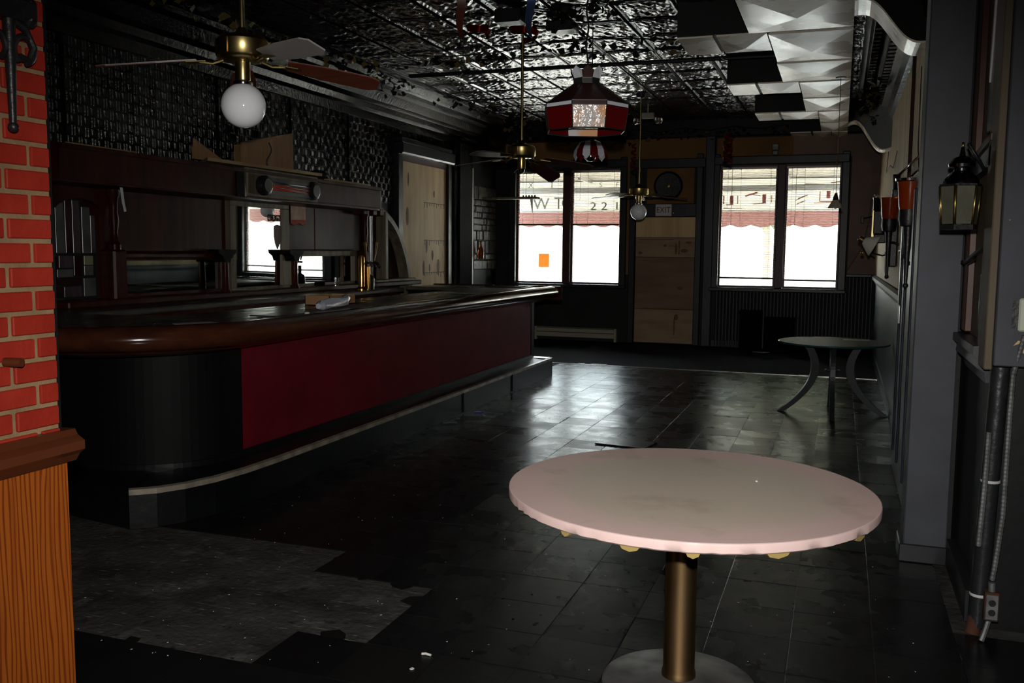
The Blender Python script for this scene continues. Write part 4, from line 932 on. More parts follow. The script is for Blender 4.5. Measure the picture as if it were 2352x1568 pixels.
for (a, b_, c, d, m) in panes:
    d = min(d, 1.60 + .25 * math.sqrt(max(.05, 1 - (((a + b_) / 2 - 5.40) / .25) ** 2)))
    s2(MB().bbox(-5.456, a, c, -5.449, b_, d, .002)).build('pane', m, sg)
bp('paint_drip', 'peel_white', MB().prism([(5.36, 1.93), (5.385, 1.93), (5.40, 1.82), (5.415, 1.76), (5.395, 1.755), (5.375, 1.83)], 'x', -4.948, -4.944))
# things on and at the back bar
he = thing('radiant_heater', 'black radiant heater with red elements on the back bar canopy', 'heater', (-4.90, 7.45, 2.06))
for s in (-1, 1):
    MB().lathe([(.085, -.02), (.09, 0), (.086, .05), (.06, .06)], (0, 0, 0), 10, M=Matrix.Translation((0, s * .40, 0)) @ Matrix.Rotation(R(90), 4, 'Y')).build('end_cap', 'plastic_black', he)
MB().prism([(-.0, -.055), (.03, -.075), (.03, .075), (0, .055)], 'y', -.40, .40).build('reflector', 'plastic_black', he)
for z in (-.028, 0.0, .028): MB().tube([(.036, -.31, z), (.036, .31, z)], .009, 8).build('heating_element', 'element_red' if z < .02 else 'steel', he)
po = thing('torn_poster', 'small torn poster hanging on the red back bar panel', 'poster', (-5.42, 8.42, 1.76))
MB().prism([(-.14, .0), (-.08, -.02), (0, .01), (.09, -.015), (.14, .01), (.14, .20), (-.14, .20)], 'x', -.0005, .003).build('sheet', 'poster', po)
MB().prism([(-.14, .0), (-.08, -.02), (0, .01), (.09, -.015), (.14, .01), (.13, .045), (-.13, .04)], 'x', .003, .005).build('red_band', 'paper_red', po)
small('loose_plank', 'long pale plank lying on top of the back bar canopy', 'plank', MB().prism([(-5.0, 6.42), (-5.35, 6.75), (-5.30, 8.25), (-4.93, 8.10)], 'z', 2.222, 2.25), 'plank')
small('thin_board', 'thin yellowish board lying on the left end of the canopy', 'board', MB().prism([(-5.02, 4.95), (-5.35, 5.15), (-5.35, 5.75), (-5.02, 5.62)], 'z', 2.201, 2.213), 'plank')
small('cardboard_flap', 'triangular cardboard flap standing on the plank', 'cardboard', MB().prism([(6.48, 2.25), (6.95, 2.25), (6.50, 2.42)], 'x', -5.205, -5.195), 'cardboard')
cbx = thing('cardboard_box', 'flattened cardboard carton leaning above the heater', 'box', (-5.24, 7.64, 2.25))
MB().prism([(-.42, 0), (.43, .02), (.42, .40), (-.42, .22)], 'x', -.012, 0.0).build('front_sheet', 'cardboard', cbx)
MB().prism([(-.40, .02), (.40, .04), (.40, .36), (-.40, .2)], 'x', -.10, -.09).build('back_sheet', 'cardboard', cbx)
MB().box(0.0, .02, .02, .003, .07, .30).build('packing_tape', 'plank', cbx)
small('black_cable', 'black cable coiled over the cardboard on the canopy', 'cable', MB().tube([(-5.18, 7.56 + .04 * math.sin(k * .5), 2.50 - k * .02) for k in range(12)] + [(-5.16, 7.5 + .1 * k, 2.262) for k in range(5)], .006, 6), 'wire')
small('small_bag', 'dark crumpled bag on the canopy beside the carton', 'bag', (lambda b: (setattr(b, 'v', [(v[0], v[1], max(2.202, v[2] + .012 * math.sin(v[0] * 60) * math.cos(v[1] * 47))) for v in b.v]), b)[1])(MB().sphere((-5.15, 8.38, 2.25), .12, 14, 9, sz=.5)), 'plastic_black')
small('flat_strip', 'thin pale wooden strip lying on the far half of the canopy', 'board', MB().prism([(-5.0, 8.35), (-5.06, 8.35), (-5.04, 9.2), (-4.98, 9.2)], 'z', 2.202, 2.218), 'plank')

# beer tower on the back counter
bt = thing('beer_tap_tower', 'brass and black beer tap tower standing on the back counter', 'beer tap', (-4.98, 9.05, 1.046))
MB().lathe([(.075, 0), (.075, .02), (.04, .04)], (0, -.07, 0), 18).build('base_flange', 'brass_gold', bt)
MB().lathe([(.036, .03), (.036, .36), (.03, .385), (.001, .39)], (0, -.07, 0), 18).build('brass_column', 'brass_gold', bt)
MB().lathe([(.018, .0), (.018, .26)], (.05, -.01, 0), 12).build('brass_pipe', 'brass_gold', bt)
MB().lathe([(.06, 0), (.062, .12), (.05, .15), (.02, .17), (.02, .26)], (0, .10, 0), 18).build('black_stand', 'plastic_black', bt)
for k, (yy, lean, hgt) in enumerate(((-.01, -.05, .13), (.08, 0, .42), (.17, .05, .13))):
    tp_ = MB().tube([(.01, yy, .30), (.07, yy, .30), (.10, yy, .26)], .012, 8).build('tap_spout', 'chrome', bt)
    MB().tube([(.03, yy, .32), (.03, yy + lean * .5, .40), (.03, yy + lean, .40 + hgt)], [.008, .014, .022], 10).build('tap_handle', 'steel' if k == 1 else 'brass_old', tp_)
small('short_glass', 'short empty glass on the back counter beside taps', 'glass', MB().lathe([(.028, 0), (.034, .09), (.031, .09), (.026, .008)], (-5.12, 8.70, 1.101), 16), 'glass_clear')
small('small_carton', 'small dark carton on the ledge under the right mirror', 'carton', MB().bbox(-5.32, 8.55, 1.101, -5.26, 8.68, 1.14, .004), 'box_dark')

# ================================================================== CEILING FANS
def fan(loc, label, blades, globe, ztop, motor_r=.125, tint=('blade_red', 'blade_pale'), mirror_rod=True):
    """loc: centre of the motor; blades: (angle deg in plan from +x, droop deg, pitch deg)"""
    f = thing('ceiling_fan', label, 'ceiling fan', loc, group='brass ceiling fans down the room')
    MB().tube([(0, 0, .06), (0, 0, ztop - loc[2] - .05)], .0125, 10).build('down_rod', 'brass', f)
    MB().lathe([(.02, -.07), (.05, -.06), (.065, -.02), (.07, 0)], (0, 0, ztop - loc[2]), 18).build('canopy', 'iron_black', f)
    MB().lathe([(.02, .10), (.035, .075), (.07, .062), (.105, .055), (motor_r, .035), (motor_r, -.035), (.11, -.052), (.06, -.058), (.02, -.06)][::-1], (0, 0, 0), 28).build('motor_housing', 'brass', f)
    for k in range(3): MB().box(motor_r - .004, -.006, -.035, motor_r + .004, .006, .035, M=Matrix.Rotation(R(30 + 120 * k), 4, 'Z')).build('vent_rib', 'brass_old', f)
    MB().lathe([(.034, -.15), (.036, -.145), (.036, -.06)], (0, 0, 0), 20).build('switch_housing', 'brass', f)
    if globe:
        MB().lathe([(.042, -.175), (.046, -.165), (.046, -.155), (.036, -.148)], (0, 0, 0), 20).build('globe_fitter', 'chrome', f)
        MB().sphere((0, 0, -.265), .106, 32, 20).build('globe_shade', 'globe_glass', f)
    else:
        MB().lathe([(.001, -.19), (.02, -.185), (.03, -.16), (.034, -.15)], (0, 0, 0), 16).build('bottom_cap', 'chrome', f)
        for s in (-1, 1): MB().tube([(s * .03, 0, -.15), (s * .06, 0, -.17), (s * .065, 0, -.18)], .006, 6).build('pull_switch', 'chrome', f)
    for bl_ in blades:
        a, dr, pt = bl_[:3]; under = bl_[3] if len(bl_) > 3 else tint[0]
        M1 = Matrix.Rotation(R(a), 4, 'Z') @ Matrix.Translation((.09, 0, -.055)) @ Matrix.Rotation(R(dr), 4, 'Y')
        ir = MB().tube([(0, 0, 0), (.05, 0, -.012), (.11, .0, .0)], .009, 8, M=M1).build('blade_iron', 'brass', f)
        MB().prism([(.08, -.02), (.17, -.035), (.19, -.02), (.19, .02), (.17, .035), (.08, .02)], 'z', -.004, .0, M=M1).build('iron_plate', 'brass', ir)
        M2 = M1 @ Matrix.Rotation(R(pt), 4, 'X')
        pl = [(.12, -.048), (.30, -.066), (.52, -.068), (.565, -.045), (.565, .045), (.52, .068), (.30, .066), (.12, .048)]
        bl = MB().prism(pl, 'z', .004, .010, M=M2).build('blade', under, f)
        MB().prism([(p[0] * .995 + .002, p[1] * .985) for p in pl], 'z', .010, .0115, M=M2).build('blade_top', tint[1], bl)
    return f
CA = 19.65   # camera yaw, only to read the blade angles off the photograph
fan((-2.75, 3.81, 2.45), 'nearest brass ceiling fan with a white globe light, above the bar corner', [(14 + CA, 9, -16), (106 + CA, 8, -12), (194 + CA, 7, -9), (314 + CA, 3, -20, 'blade_pale')], True, CEIL)  # last blade: flash light on its underside painted as a paler colour
fan((-2.70, 7.77, 2.37), 'middle brass ceiling fan without a globe, left of the stained glass pendant', [(12 + CA, 8, -16), (58 + CA, 15, -32), (158 + CA, 6, -8), (232 + CA, 2, 12)], False, CEIL, .125, ('blade_dark', 'blade_pale'))
fan((-2.53, 11.99, 2.285), 'farthest ceiling fan with a small white globe, in front of the boarded door', [(8 + CA, 4, 10), (80 + CA, 3, 10), (152 + CA, 4, 8), (226 + CA, 2, 12), (300 + CA, 2, 12)], True, CEIL, .125, ('blade_dark', 'blade_pale'))

# ================================================================== STAINED GLASS PENDANT
pe = thing('stained_glass_pendant', 'hanging stained glass lamp with crown, red panels and amber centre pane', 'pendant lamp', (-1.46, 5.36, 2.205))
def ring(r, z, n=8, rot=CA): return [(r * math.cos(R(rot + 22.5 + 360 * k / n)), r * math.sin(R(rot + 22.5 + 360 * k / n)), z) for k in range(n)]
def panel(q, m, nm, parent, th=.004, gap=.0):
    c = sum((Vector(p) for p in q), Vector()) / len(q); nrm = Vector((c.x, c.y, 0)).normalized()
    qs = [c + (Vector(p) - c) * (1 - gap) for p in q]
    b = MB(); k = len(qs)
    b.add([p + nrm * th / 2 for p in qs] + [p - nrm * th / 2 for p in qs], [list(range(k)), list(range(2 * k - 1, k - 1, -1))] + [(i, k + i, k + (i + 1) % k, (i + 1) % k) for i in range(k)])
    return b.build(nm, m, parent)
r0, r1, r2, r3, r4 = ring(.240, 0), ring(.258, .125), ring(.258, .150), ring(.078, .275), ring(.078, .305)
r5 = ring(.098, .345)
am = {}
for k in range(8):
    j = (k + 1) % 8; mid = R(CA + 22.5 + 360 * (k + .5) / 8)
    front = abs(((math.degrees(mid) - (CA + 270)) + 180) % 360 - 180) < 20 or abs(((math.degrees(mid) - (CA + 90)) + 180) % 360 - 180) < 20
    if front:
        z1 = .10
        def lp(t, k=k, j=j): return [Vector(r0[k]).lerp(Vector(r1[k]), t), Vector(r0[j]).lerp(Vector(r1[j]), t)]
        a0, a1, a2 = lp(.02), lp(.40), lp(1.0)
        panel([a0[0], a0[1], a1[1], a1[0]], 'glass_amber', 'amber_pane', pe, gap=.02)
        panel([a1[0], a1[1], a2[1], a2[0]], 'glass_amber', 'amber_pane', pe, gap=.02)
        panel([r1[k], r1[j], r2[j], r2[k]], 'glass_maroon', 'maroon_pane', pe, gap=.02)
    else:
        panel([r0[k], r0[j], r1[j], r1[k]], 'glass_red', 'red_pane', pe, gap=.02)
        panel([r1[k], r1[j], r2[j], r2[k]], 'glass_white', 'white_pane', pe, gap=.03)
    panel([r2[k], r2[j], r3[j], r3[k]], 'glass_maroon', 'sloping_pane', pe, gap=.015)
    panel([r3[k], r3[j], r4[j], r4[k]], 'lead', 'neck_pane', pe)
    tip = (Vector(r5[k]) + Vector(r5[j])) / 2 * 1.06; tip.z = .375
    panel([r4[k], r4[j], r5[j], tip, r5[k]], 'glass_maroon' if k % 2 else 'glass_white', 'crown_pane', pe, gap=.02)
    for a, b_ in ((r0, r1), (r1, r2), (r2, r3), (r3, r4)):
        pass
    MB().tube([r0[k], r1[k], r2[k], r3[k], r4[k]], .004, 6).build('lead_came', 'lead', pe)
for rr in (r0, r1, r2, r3, r4): MB().tube(rr + [rr[0]], .004, 6).build('lead_ring', 'lead', pe)
MB().sphere((0, 0, .10), .04, 14, 9).build('bulb', 'globe_glass', pe)
MB().tube([(0, 0, .14), (0, 0, .36)], .012, 8).build('socket_stem', 'iron_black', pe)
MB().tube([(.006 * math.sin(k * 1.3), .006 * math.cos(k * 1.1), .36 + k * (CEIL - 2.205 - .36) / 24) for k in range(25)], .006, 6).build('hanging_chain', 'iron_black', pe)

# petal lamp behind the pendant
pt = thing('petal_lamp', 'small hanging lamp of red and white glass petals below the pendant', 'pendant lamp', (-2.23, 8.38, 2.36))
n = 14
for k in range(n):
    a0, a1 = 2 * math.pi * k / n, 2 * math.pi * (k + 1) / n; am_ = (a0 + a1) / 2
    rows_ = [(.04, .17), (.11, .14), (.155, .07), (.165, .02)]; vs = []
    for r, z in rows_: vs += [(r * math.cos(a0), r * math.sin(a0), z), (r * math.cos(a1), r * math.sin(a1), z)]
    vs.append((.16 * math.cos(am_), .16 * math.sin(am_), -.02))
    b = MB(); b.add(vs, [(0, 1, 3, 2), (2, 3, 5, 4), (4, 5, 7, 6), (6, 7, 8)]); b.add([Vector(v) * .985 for v in vs], [(2, 3, 1, 0), (4, 5, 3, 2), (6, 7, 5, 4), (8, 7, 6)])
    b.build('petal', 'glass_red' if k % 2 else 'glass_white', pt, fix=False)
MB().sphere((0, 0, .02), .05, 16, 10).build('bulb', 'chrome', pt)
MB().lathe([(.02, .20), (.05, .17), (.05, .16)][::-1], (0, 0, 0), 14).build('cap', 'iron_black', pt)
MB().tube([(0, 0, .19), (0, 0, CEIL - 2.36)], .006, 6).build('hanging_cord', 'iron_black', pt)

# emergency light
em = thing('emergency_light', 'twin head emergency light hung under the dark ceiling beam', 'emergency light', (-2.62, 12.9, 3.33))
MB().bbox(-.09, -.04, .02, .09, .04, .10, .01).build('body', 'beige_metal', em)
for s in (-1, 1):
    h = MB().lathe([(.001, -.06), (.04, -.055), (.06, -.02), (.045, .03), (.001, .04)], (s * .15, 0, 0), 16, M=None).build('lamp_head', 'glass_clear', em)
    MB().lathe([(.001, -.04), (.03, -.03), (.035, .02), (.001, .03)], (s * .15, .01, 0), 12).build('reflector', 'chrome', h)
MB().tube([(0, 0, .10), (0, 0, .22)], .012, 8).build('stem', 'beige_metal', em)

# little bell pendant on a long rod
be = thing('bell_pendant', 'small bell shaped pendant on a thin rod before the right window', 'pendant lamp', (-0.07, 9.63, 1.945))
MB().lathe([(.072, .0), (.066, .015), (.045, .05), (.024, .085), (.02, .09)], (0, 0, 0), 20, cap=False).build('shade', 'beige_metal', be)
MB().lathe([(.001, .15), (.012, .14), (.022, .11), (.03, .075), (.022, .07)][::-1], (0, 0, 0), 14).build('cap', 'iron_black', be)
MB().sphere((.0, 0, .012), .022, 12, 8).build('bulb', 'globe_glass', be)
MB().tube([(0, 0, .13), (0, 0, 3.20 - 1.945)], .003, 6).build('rod', 'brass_old', be)
MB().lathe([(.05, -.01), (.05, .0)], (0, 0, 3.202 - 1.945), 14).build('ceiling_plate', 'iron_black', be)

# conduit across the ceiling
small('ceiling_conduit', 'dark conduit pipe running across the tin ceiling', 'conduit', MB().tube([(-4.7, 9.62, 3.46), (-3.0, 9.66, 3.465), (-1.4, 9.72, 3.47), (-.66, 9.75, 3.47)], .022, 8), 'iron_black')
small('junction_box', 'dark junction box on the ceiling right of middle fan mount', 'junction box', MB().bbox(-2.55, 7.95, 3.44, -2.30, 8.15, 3.53, .01), 'iron_black')
small('speaker_box', 'dark wooden ceiling box with red pull hook', 'box', MB().bbox(-2.85, 7.45, 3.42, -2.62, 7.62, 3.53, .01), 'iron_black')

# foil swirls and ribbons
def swirl(loc, r, h, turns, label, m='foil_red', wd=.035):
    n = int(turns * 16); pts = []; ws = []
    for i in range(n + 1):
        t = i / n * turns * 2 * math.pi; pts.append((r * math.cos(t), r * math.sin(t), h * (1 - i / n))); ws.append((math.cos(t) * .35, math.sin(t) * .35, 1))
    b = MB().ribbon(pts, wd, ws, .0015)
    t = thing('foil_swirl', label, 'decoration', loc, group='foil swirl streamers'); b.build('streamer', m, t)
    MB().tube([(0, 0, h), (0, 0, CEIL - loc[2])], .0015, 5).build('thread', 'wire', t); return t
swirl((-1.09, 9.33, 2.38), .045, .30, 3, 'red foil swirl hanging before the left edge of the right window')
swirl((-1.97, 9.05, 2.31), .028, .26, 4, 'narrow foil swirl hanging beside the farthest fan rod', 'foil_red', .02)
swirl((-2.95, 7.35, 3.30), .10, .10, 1.2, 'orange red foil curl hanging left of the middle fan mount', 'foil_red', .05)
swirl((-2.58, 7.45, 3.28), .12, .10, 1.3, 'dark red foil curl hanging around the middle fan mount', 'foil_red', .05)
def hang_ribbon(loc, ln, m, label):
    t = thing('hanging_ribbon', label, 'ribbon', loc, group='ribbons hanging from the ceiling')
    MB().ribbon([(.02 * math.sin(k * .6), .01 * k, -ln * k / 10) for k in range(11)], .07, [(math.cos(k * .15), math.sin(k * .15), 0) for k in range(11)], .0015).build('streamer', m, t); return t
hang_ribbon((-2.36, 6.9, CEIL), .38, 'foil_blue', 'blue ribbon hanging above the middle fan mount')
hang_ribbon((-2.86, 6.7, CEIL), .40, 'blade_red', 'dull red ribbon hanging left of the middle fan mount')

# garlands of artificial ivy
def garland(label, path, n, spread, seed, dry=.25, drop=.15):
    rr = random.Random(seed); o = Vector(path[0])
    t = thing('ivy_garland', label, 'garland', path[0], group='artificial ivy garlands')
    P_ = [Vector(p) - o for p in path]
    MB().tube(P_, .006, 5).build('vine', 'ivy_dark', t)
    dk, dy = [], []
    for _ in range(n):
        i = rr.randrange(len(P_) - 1); c = P_[i].lerp(P_[i + 1], rr.random()) + Vector((rr.gauss(0, spread), rr.gauss(0, spread), -abs(rr.gauss(0, drop * .5)) - .01))
        u = Vector((rr.gauss(0, 1), rr.gauss(0, 1), rr.gauss(0, .6))).normalized(); v = u.cross(Vector((rr.gauss(0, 1), rr.gauss(0, 1), rr.gauss(0, 1)))).normalized(); s = rr.uniform(.028, .05)
        it = ([c - u * s, c - u * .3 * s - v * .8 * s, c + u * .2 * s - v * .45 * s, c + u * s, c + u * .2 * s + v * .45 * s, c - u * .3 * s + v * .8 * s], [(0, 1, 2, 3, 4, 5)])
        (dy if rr.random() < dry else dk).append(it)
    tris('leaves', dk, 'ivy_dark', t); tris('dry_leaves', dy, 'ivy_dry', t)
garland('ivy garland strung along the left cornice above the bar', [(-4.85 + .06 * math.sin(k), 4.7 + k * .5, 3.46 - .02 * (k % 2)) for k in range(12)], 200, .09, 1, .3)
garland('ivy garland strung over the ceiling beside the nearest fan', [(-4.6 + k * .35, 4.8 + .12 * k, 3.50 - .02 * (k % 2)) for k in range(8)], 90, .12, 2, .4)
garland('ivy garland hanging along the dark frieze above the door', [(-5.4 + k * .38, 14.38, 3.40 - .05 * (k % 2)) for k in range(13)], 170, .05, 3, .12)
garland('ivy garland crossing the ceiling on this side of the conduit pipe', [(-4.3 + k * .4, 8.75 + .18 * math.sin(k), 3.49) for k in range(9)], 110, .10, 4, .12)
garland('ivy garland along the far left of the ceiling edge', [(-4.9 + .5 * math.sin(k * .4), 11 + k * .35, 3.46) for k in range(10)], 120, .1, 5, .15)
garland('ivy clump tangled on the right cornice beside the curved wing', [(.22, 10.2 + k * .12, 3.36 - .03 * k) for k in range(8)], 90, .05, 6, .2, .25)
garland('ivy garland ringed on the ceiling around the pendant chain', [(-2.3 + .2 * k, 7.2 + .3 * math.sin(k * 1.3), 3.50) for k in range(4)], 50, .07, 8, .15)

# ================================================================== RIGHT WALL FITTINGS
d2 = sroot('door_2', (0.45, 6.35, 0), 'narrow dark blue panelled door in the right wall')
rel(MB().bbox(0.40, 5.62, 0.0, 0.49, 6.98, 1.98, .01), d2).build('door_leaf', 'blue_dark', d2)
for y in (5.75, 6.32, 6.75): rel(MB().bbox(0.385, y, 0.15, 0.402, y + .12, 1.88, .008), d2).build('door_stile', 'blue_dark', d2)
rel(MB().bbox(0.375, 6.55, 1.04, 0.386, 6.63, 1.16, .004), d2).build('lock_plate', 'steel', d2)
def torch(loc, label, s=1.0, hood=False):
    t = thing('wall_torch', label, 'wall sconce', loc, group='torch sconces with orange shades on the right wall')
    MB().lathe([(.055 * s, 0), (.062 * s, .04 * s), (.068 * s, .12 * s), (.074 * s, .17 * s)], (0, 0, 0), 20, cap=False).build('orange_shade', 'glass_orange', t)
    MB().lathe([(.02 * s, -.10 * s), (.05 * s, -.09 * s), (.058 * s, -.05 * s), (.056 * s, .005)], (0, 0, 0), 20).build('cup', 'iron_black', t)
    MB().tube([(0, 0, -.08 * s), (0, 0, -.25 * s), (0, 0, -.44 * s)], [.03 * s, .018 * s, .010 * s], 10).build('stem', 'iron_black', t)
    MB().sphere((0, 0, -.45 * s), .017 * s, 10, 7).build('tip_ball', 'iron_black', t)
    MB().tube([(0, 0, -.18 * s), (.05, .02, -.18 * s), (.10, .02, -.20 * s)], .010, 8).build('wall_arm', 'iron_black', t)
    MB().tube([(.02 * math.cos(k * .5), .02 + .03 * math.sin(k * .5), -.22 * s - .008 * k) for k in range(14)], .006, 6).build('scroll', 'iron_black', t)
    if hood:
        MB().tube([(-.09, 0.02, .19), (.04, -.02, .32)], .007, 8).build('hood_bar', 'chrome', t)
        MB().tube([(.0, -.06, .20), (.05, -.10, .25)], .006, 8).build('hood_bar', 'chrome', t)
        MB().lathe([(.085, .175), (.088, .19)], (0, 0, 0), 20, cap=False).build('gallery_ring', 'chrome', t)
    return t
torch((0.375, 6.02, 1.76), 'nearer wall torch with an orange glass shade and chrome bars', 1.0, True)
torch((0.40, 9.0, 1.81), 'farther wall torch with an orange shade on a long black holder', 1.15)
bk = thing('torch_backboard', 'tall dark board behind the farther orange torch', 'wall board', (0.46, 9.35, 1.38))
MB().bbox(-.035, -.12, 0, .03, .12, .72, .01).build('board', 'iron_black', bk)
MB().prism([(-.12, .72), (.12, .72), (.10, .80), (0, .86), (-.10, .80)], 'x', -.03, .03).build('top', 'iron_black', bk)
wl_ = thing('wall_lantern', 'dark box lantern on the right wall near the back corner', 'lantern', (0.40, 11.3, 1.62))
MB().bbox(-.06, -.14, 0, .07, .14, .10, .01).build('base', 'iron_black', wl_)
MB().bbox(-.07, -.16, .10, .06, .16, .36, .01).build('body', 'iron_grey', wl_)
MB().prism([(-.18, .36), (.18, .36), (.08, .50), (-.08, .50)], 'x', -.075, .06).build('roof', 'iron_black', wl_)
MB().sphere((-.05, 0, .52), .035, 12, 8).build('finial', 'chrome', wl_)
for y in (-.15, .13): MB().box(-.075, y, .02, -.068, y + .02, .36).build('corner_bar', 'brass', wl_)
gl = thing('gooseneck_lamp', 'cream cone shade lamp sticking out of the right wall', 'wall lamp', (0.46, 10.6, 1.56))
Mg = Matrix.Translation((-.14, 0, .03)) @ Matrix.Rotation(R(-62), 4, 'Y')
MB().lathe([(.12, -.02), (.115, -.01), (.05, .09), (.03, .11)], (0, 0, 0), 20, M=Mg, cap=False).build('shade', 'white_trim', gl)
MB().lathe([(.03, .10), (.035, .12), (.03, .16), (.001, .17)], (0, 0, 0), 14, M=Mg).build('socket', 'brass_old', gl)
MB().tube([(.03, 0, -.06), (-.04, 0, -.08), (-.12, 0, -.06), (-.17, 0, -.03)], .009, 8).build('arm', 'iron_black', gl)
MB().sphere((-.24, 0, -.05), .02, 10, 7).build('bulb_tip', 'brass', gl)
rg = thing('iron_ring', 'iron towel ring hanging on the right wall below the torches', 'ring', (0.42, 9.66, 1.42))
MB().tube([(0, .12 * math.cos(R(t)), .12 * math.sin(R(t)) - .0) for t in range(0, 361, 15)], .009, 8).build('ring', 'iron_black', rg)
MB().bbox(.02, -.03, .09, .075, .03, .16, .006).build('mount', 'iron_black', rg)
pv = thing('wall_pipe', 'thin dark vertical pipe running up the right wall', 'pipe', (0.47, 7.72, 0.2))
MB().tube([(0, 0, 0), (0, 0, 1.2), (-.004, 0.01, 2.85)], .014, 8).build('pipe', 'rust', pv)
MB().bbox(-.02, -.05, 1.35, .02, .05, 1.40, .005).build('clip', 'iron_black', pv)
MB().tube([(0, 0, 1.32), (-.02, .4, 1.33), (0, .8, 1.32)], .010, 6).build('branch', 'iron_black', pv)
def wires(label, pts, r=.004):
    return small('loose_wire', label, 'wire', MB().tube(pts, r, 5), 'wire', 'loose wires on the right wall')
wires('loose wire sagging along the upper right wall beside the post', [(0.47, 5.3, 3.0), (.46, 5.6, 2.62), (.465, 5.9, 2.5), (.47, 6.4, 2.46), (.475, 6.6, 2.2)])
wires('loose wire hanging down the tan wall above the nearer torch', [(0.475, 7.1, 2.8), (.47, 7.0, 2.6), (.475, 7.05, 2.3), (.46, 6.8, 2.2), (.47, 6.6, 1.9)])
wires('loose wire looping to the far lantern on the right wall', [(0.48, 11.8, 2.7), (.46, 11.6, 2.45), (.44, 11.2, 2.4), (.46, 10.8, 2.45), (.47, 10.3, 2.38), (.475, 9.8, 2.5)])
small('hanging_wire', 'thin wire trailing down the mauve wall beside the right window', 'wire', MB().tube([(0.40, 14.80, 2.35), (.38, 14.80, 2.0), (.30, 14.805, 1.6), (.16, 14.81, 1.35), (.10, 14.8, 1.25)], .005, 5), 'wire')
small('curtain_hook', 'dark bracket hook on the mauve wall beside the right window', 'hook', MB().bbox(.26, 14.74, 1.95, .30, 14.83, 2.06, .006).tube([(.28, 14.76, 2.02), (.42, 14.74, 2.05)], .012, 8), 'iron_black')
small('wall_camera', 'small pale box fixture above the right window', 'fixture', MB().bbox(-1.06, 14.72, 3.06, -.96, 14.82, 3.16, .01).bbox(-1.05, 14.74, 2.99, -.97, 14.82, 3.06, .01), 'galv')

# brass lantern between the near posts
la = thing('brass_lantern', 'six sided brass lantern with smoky glass hung between the right posts', 'lantern', (0.445, 4.13, 1.60))
n = 6; ra = .072
def hx(r, z, rot=10): return [(r * math.cos(R(rot + 60 * k)), r * math.sin(R(rot + 60 * k)), z) for k in range(n)]
lo, hi = hx(.066, .02), hx(.078, .175)
for k in range(n):
    j = (k + 1) % n; panel([lo[k], lo[j], hi[j], hi[k]], 'glass_smoke', 'pane', la, .003, .03)
    MB().tube([lo[k], hi[k]], .0065, 6).build('corner_bar', 'brass', la)
MB().prism([(p[0] * 1.10, p[1] * 1.10) for p in lo], 'z', 0, .02).build('base', 'iron_black', la)
MB().prism([(p[0] * 1.04, p[1] * 1.04) for p in hi], 'z', .172, .182).build('rim', 'iron_black', la)
MB().lathe([(.068, .182), (.066, .20), (.045, .225), (.030, .235), (.030, .245), (.050, .25), (.052, .262), (.036, .285), (.012, .295), (.006, .33)], (0, 0, 0), 24).build('cap', 'chrome_dark' if 'chrome_dark' in MATS else 'iron_grey', la)
MB().tube([(0, 0, .325), (.0, 0, .35)], .005, 6).build('finial', 'brass', la)
MB().lathe([(.012, 0), (.012, .07)], (0, 0, .02), 10).build('candle', 'paper', la)
MB().tube([(.09, .05, .24), (.02, .01, .345)], .008, 6).build('hanger', 'iron_black', la)
brk = thing('lantern_bracket', 'twisted iron bracket on the tan wall below the brass lantern', 'bracket', (0.565, 4.2, 1.49))
MB().tube([(0.005, -.08, .04), (-.03, 0, .03), (-.045, .12, .0), (-.05, .26, -.02), (-.03, .34, -.03)], .008, 8).build('arm', 'iron_black', brk)
MB().tube([(-.045, .12, .0), (-.02, .2, -.01), (-.04, .28, -.03), (-.06, .3, -.02)], .006, 8).build('curl', 'brass_old', brk)
sh = thing('bracket_shelf', 'small slanted olive shelf board above the brass lantern', 'shelf', (0.565, 4.35, 1.93))
MB().add([(.01, -.32, .02), (.01, .42, -.03), (-.035, .42, -.035), (-.035, -.32, .015), (.01, -.32, .045), (.01, .42, -.005), (-.035, .42, -.01), (-.035, -.32, .04)], [(0, 3, 2, 1), (4, 5, 6, 7), (0, 1, 5, 4), (1, 2, 6, 5), (2, 3, 7, 6), (3, 0, 4, 7)]).build('board', 'tan_dark', sh)
MB().prism([(-.30, .0), (.38, -.05), (.38, -.10), (-.30, -.08)], 'x', -.03, .0).build('support', 'iron_black', sh)
struct('trim_10', MB().bbox(0.548, 4.14, 2.0, 0.576, 4.30, 3.5, .004).bbox(.545, 4.62, 1.15, .576, 4.78, 3.5, .004), 'cap_wood', 'bare wooden casing strips between the right posts')
small('peeling_paint', 'long strip of peeling white paint on the casing above the lantern', 'paint strip', MB().prism([(4.20, 2.62), (4.23, 2.34), (4.255, 2.20), (4.275, 2.24), (4.25, 2.40), (4.225, 2.66)], 'x', .541, .548), 'peel_white')
small('pole', 'thin pale pole standing on the chair rail beside lantern', 'pole', MB().tube([(0.548, 4.15, 1.145), (.552, 4.18, 1.42)], .010, 8), 'steel')

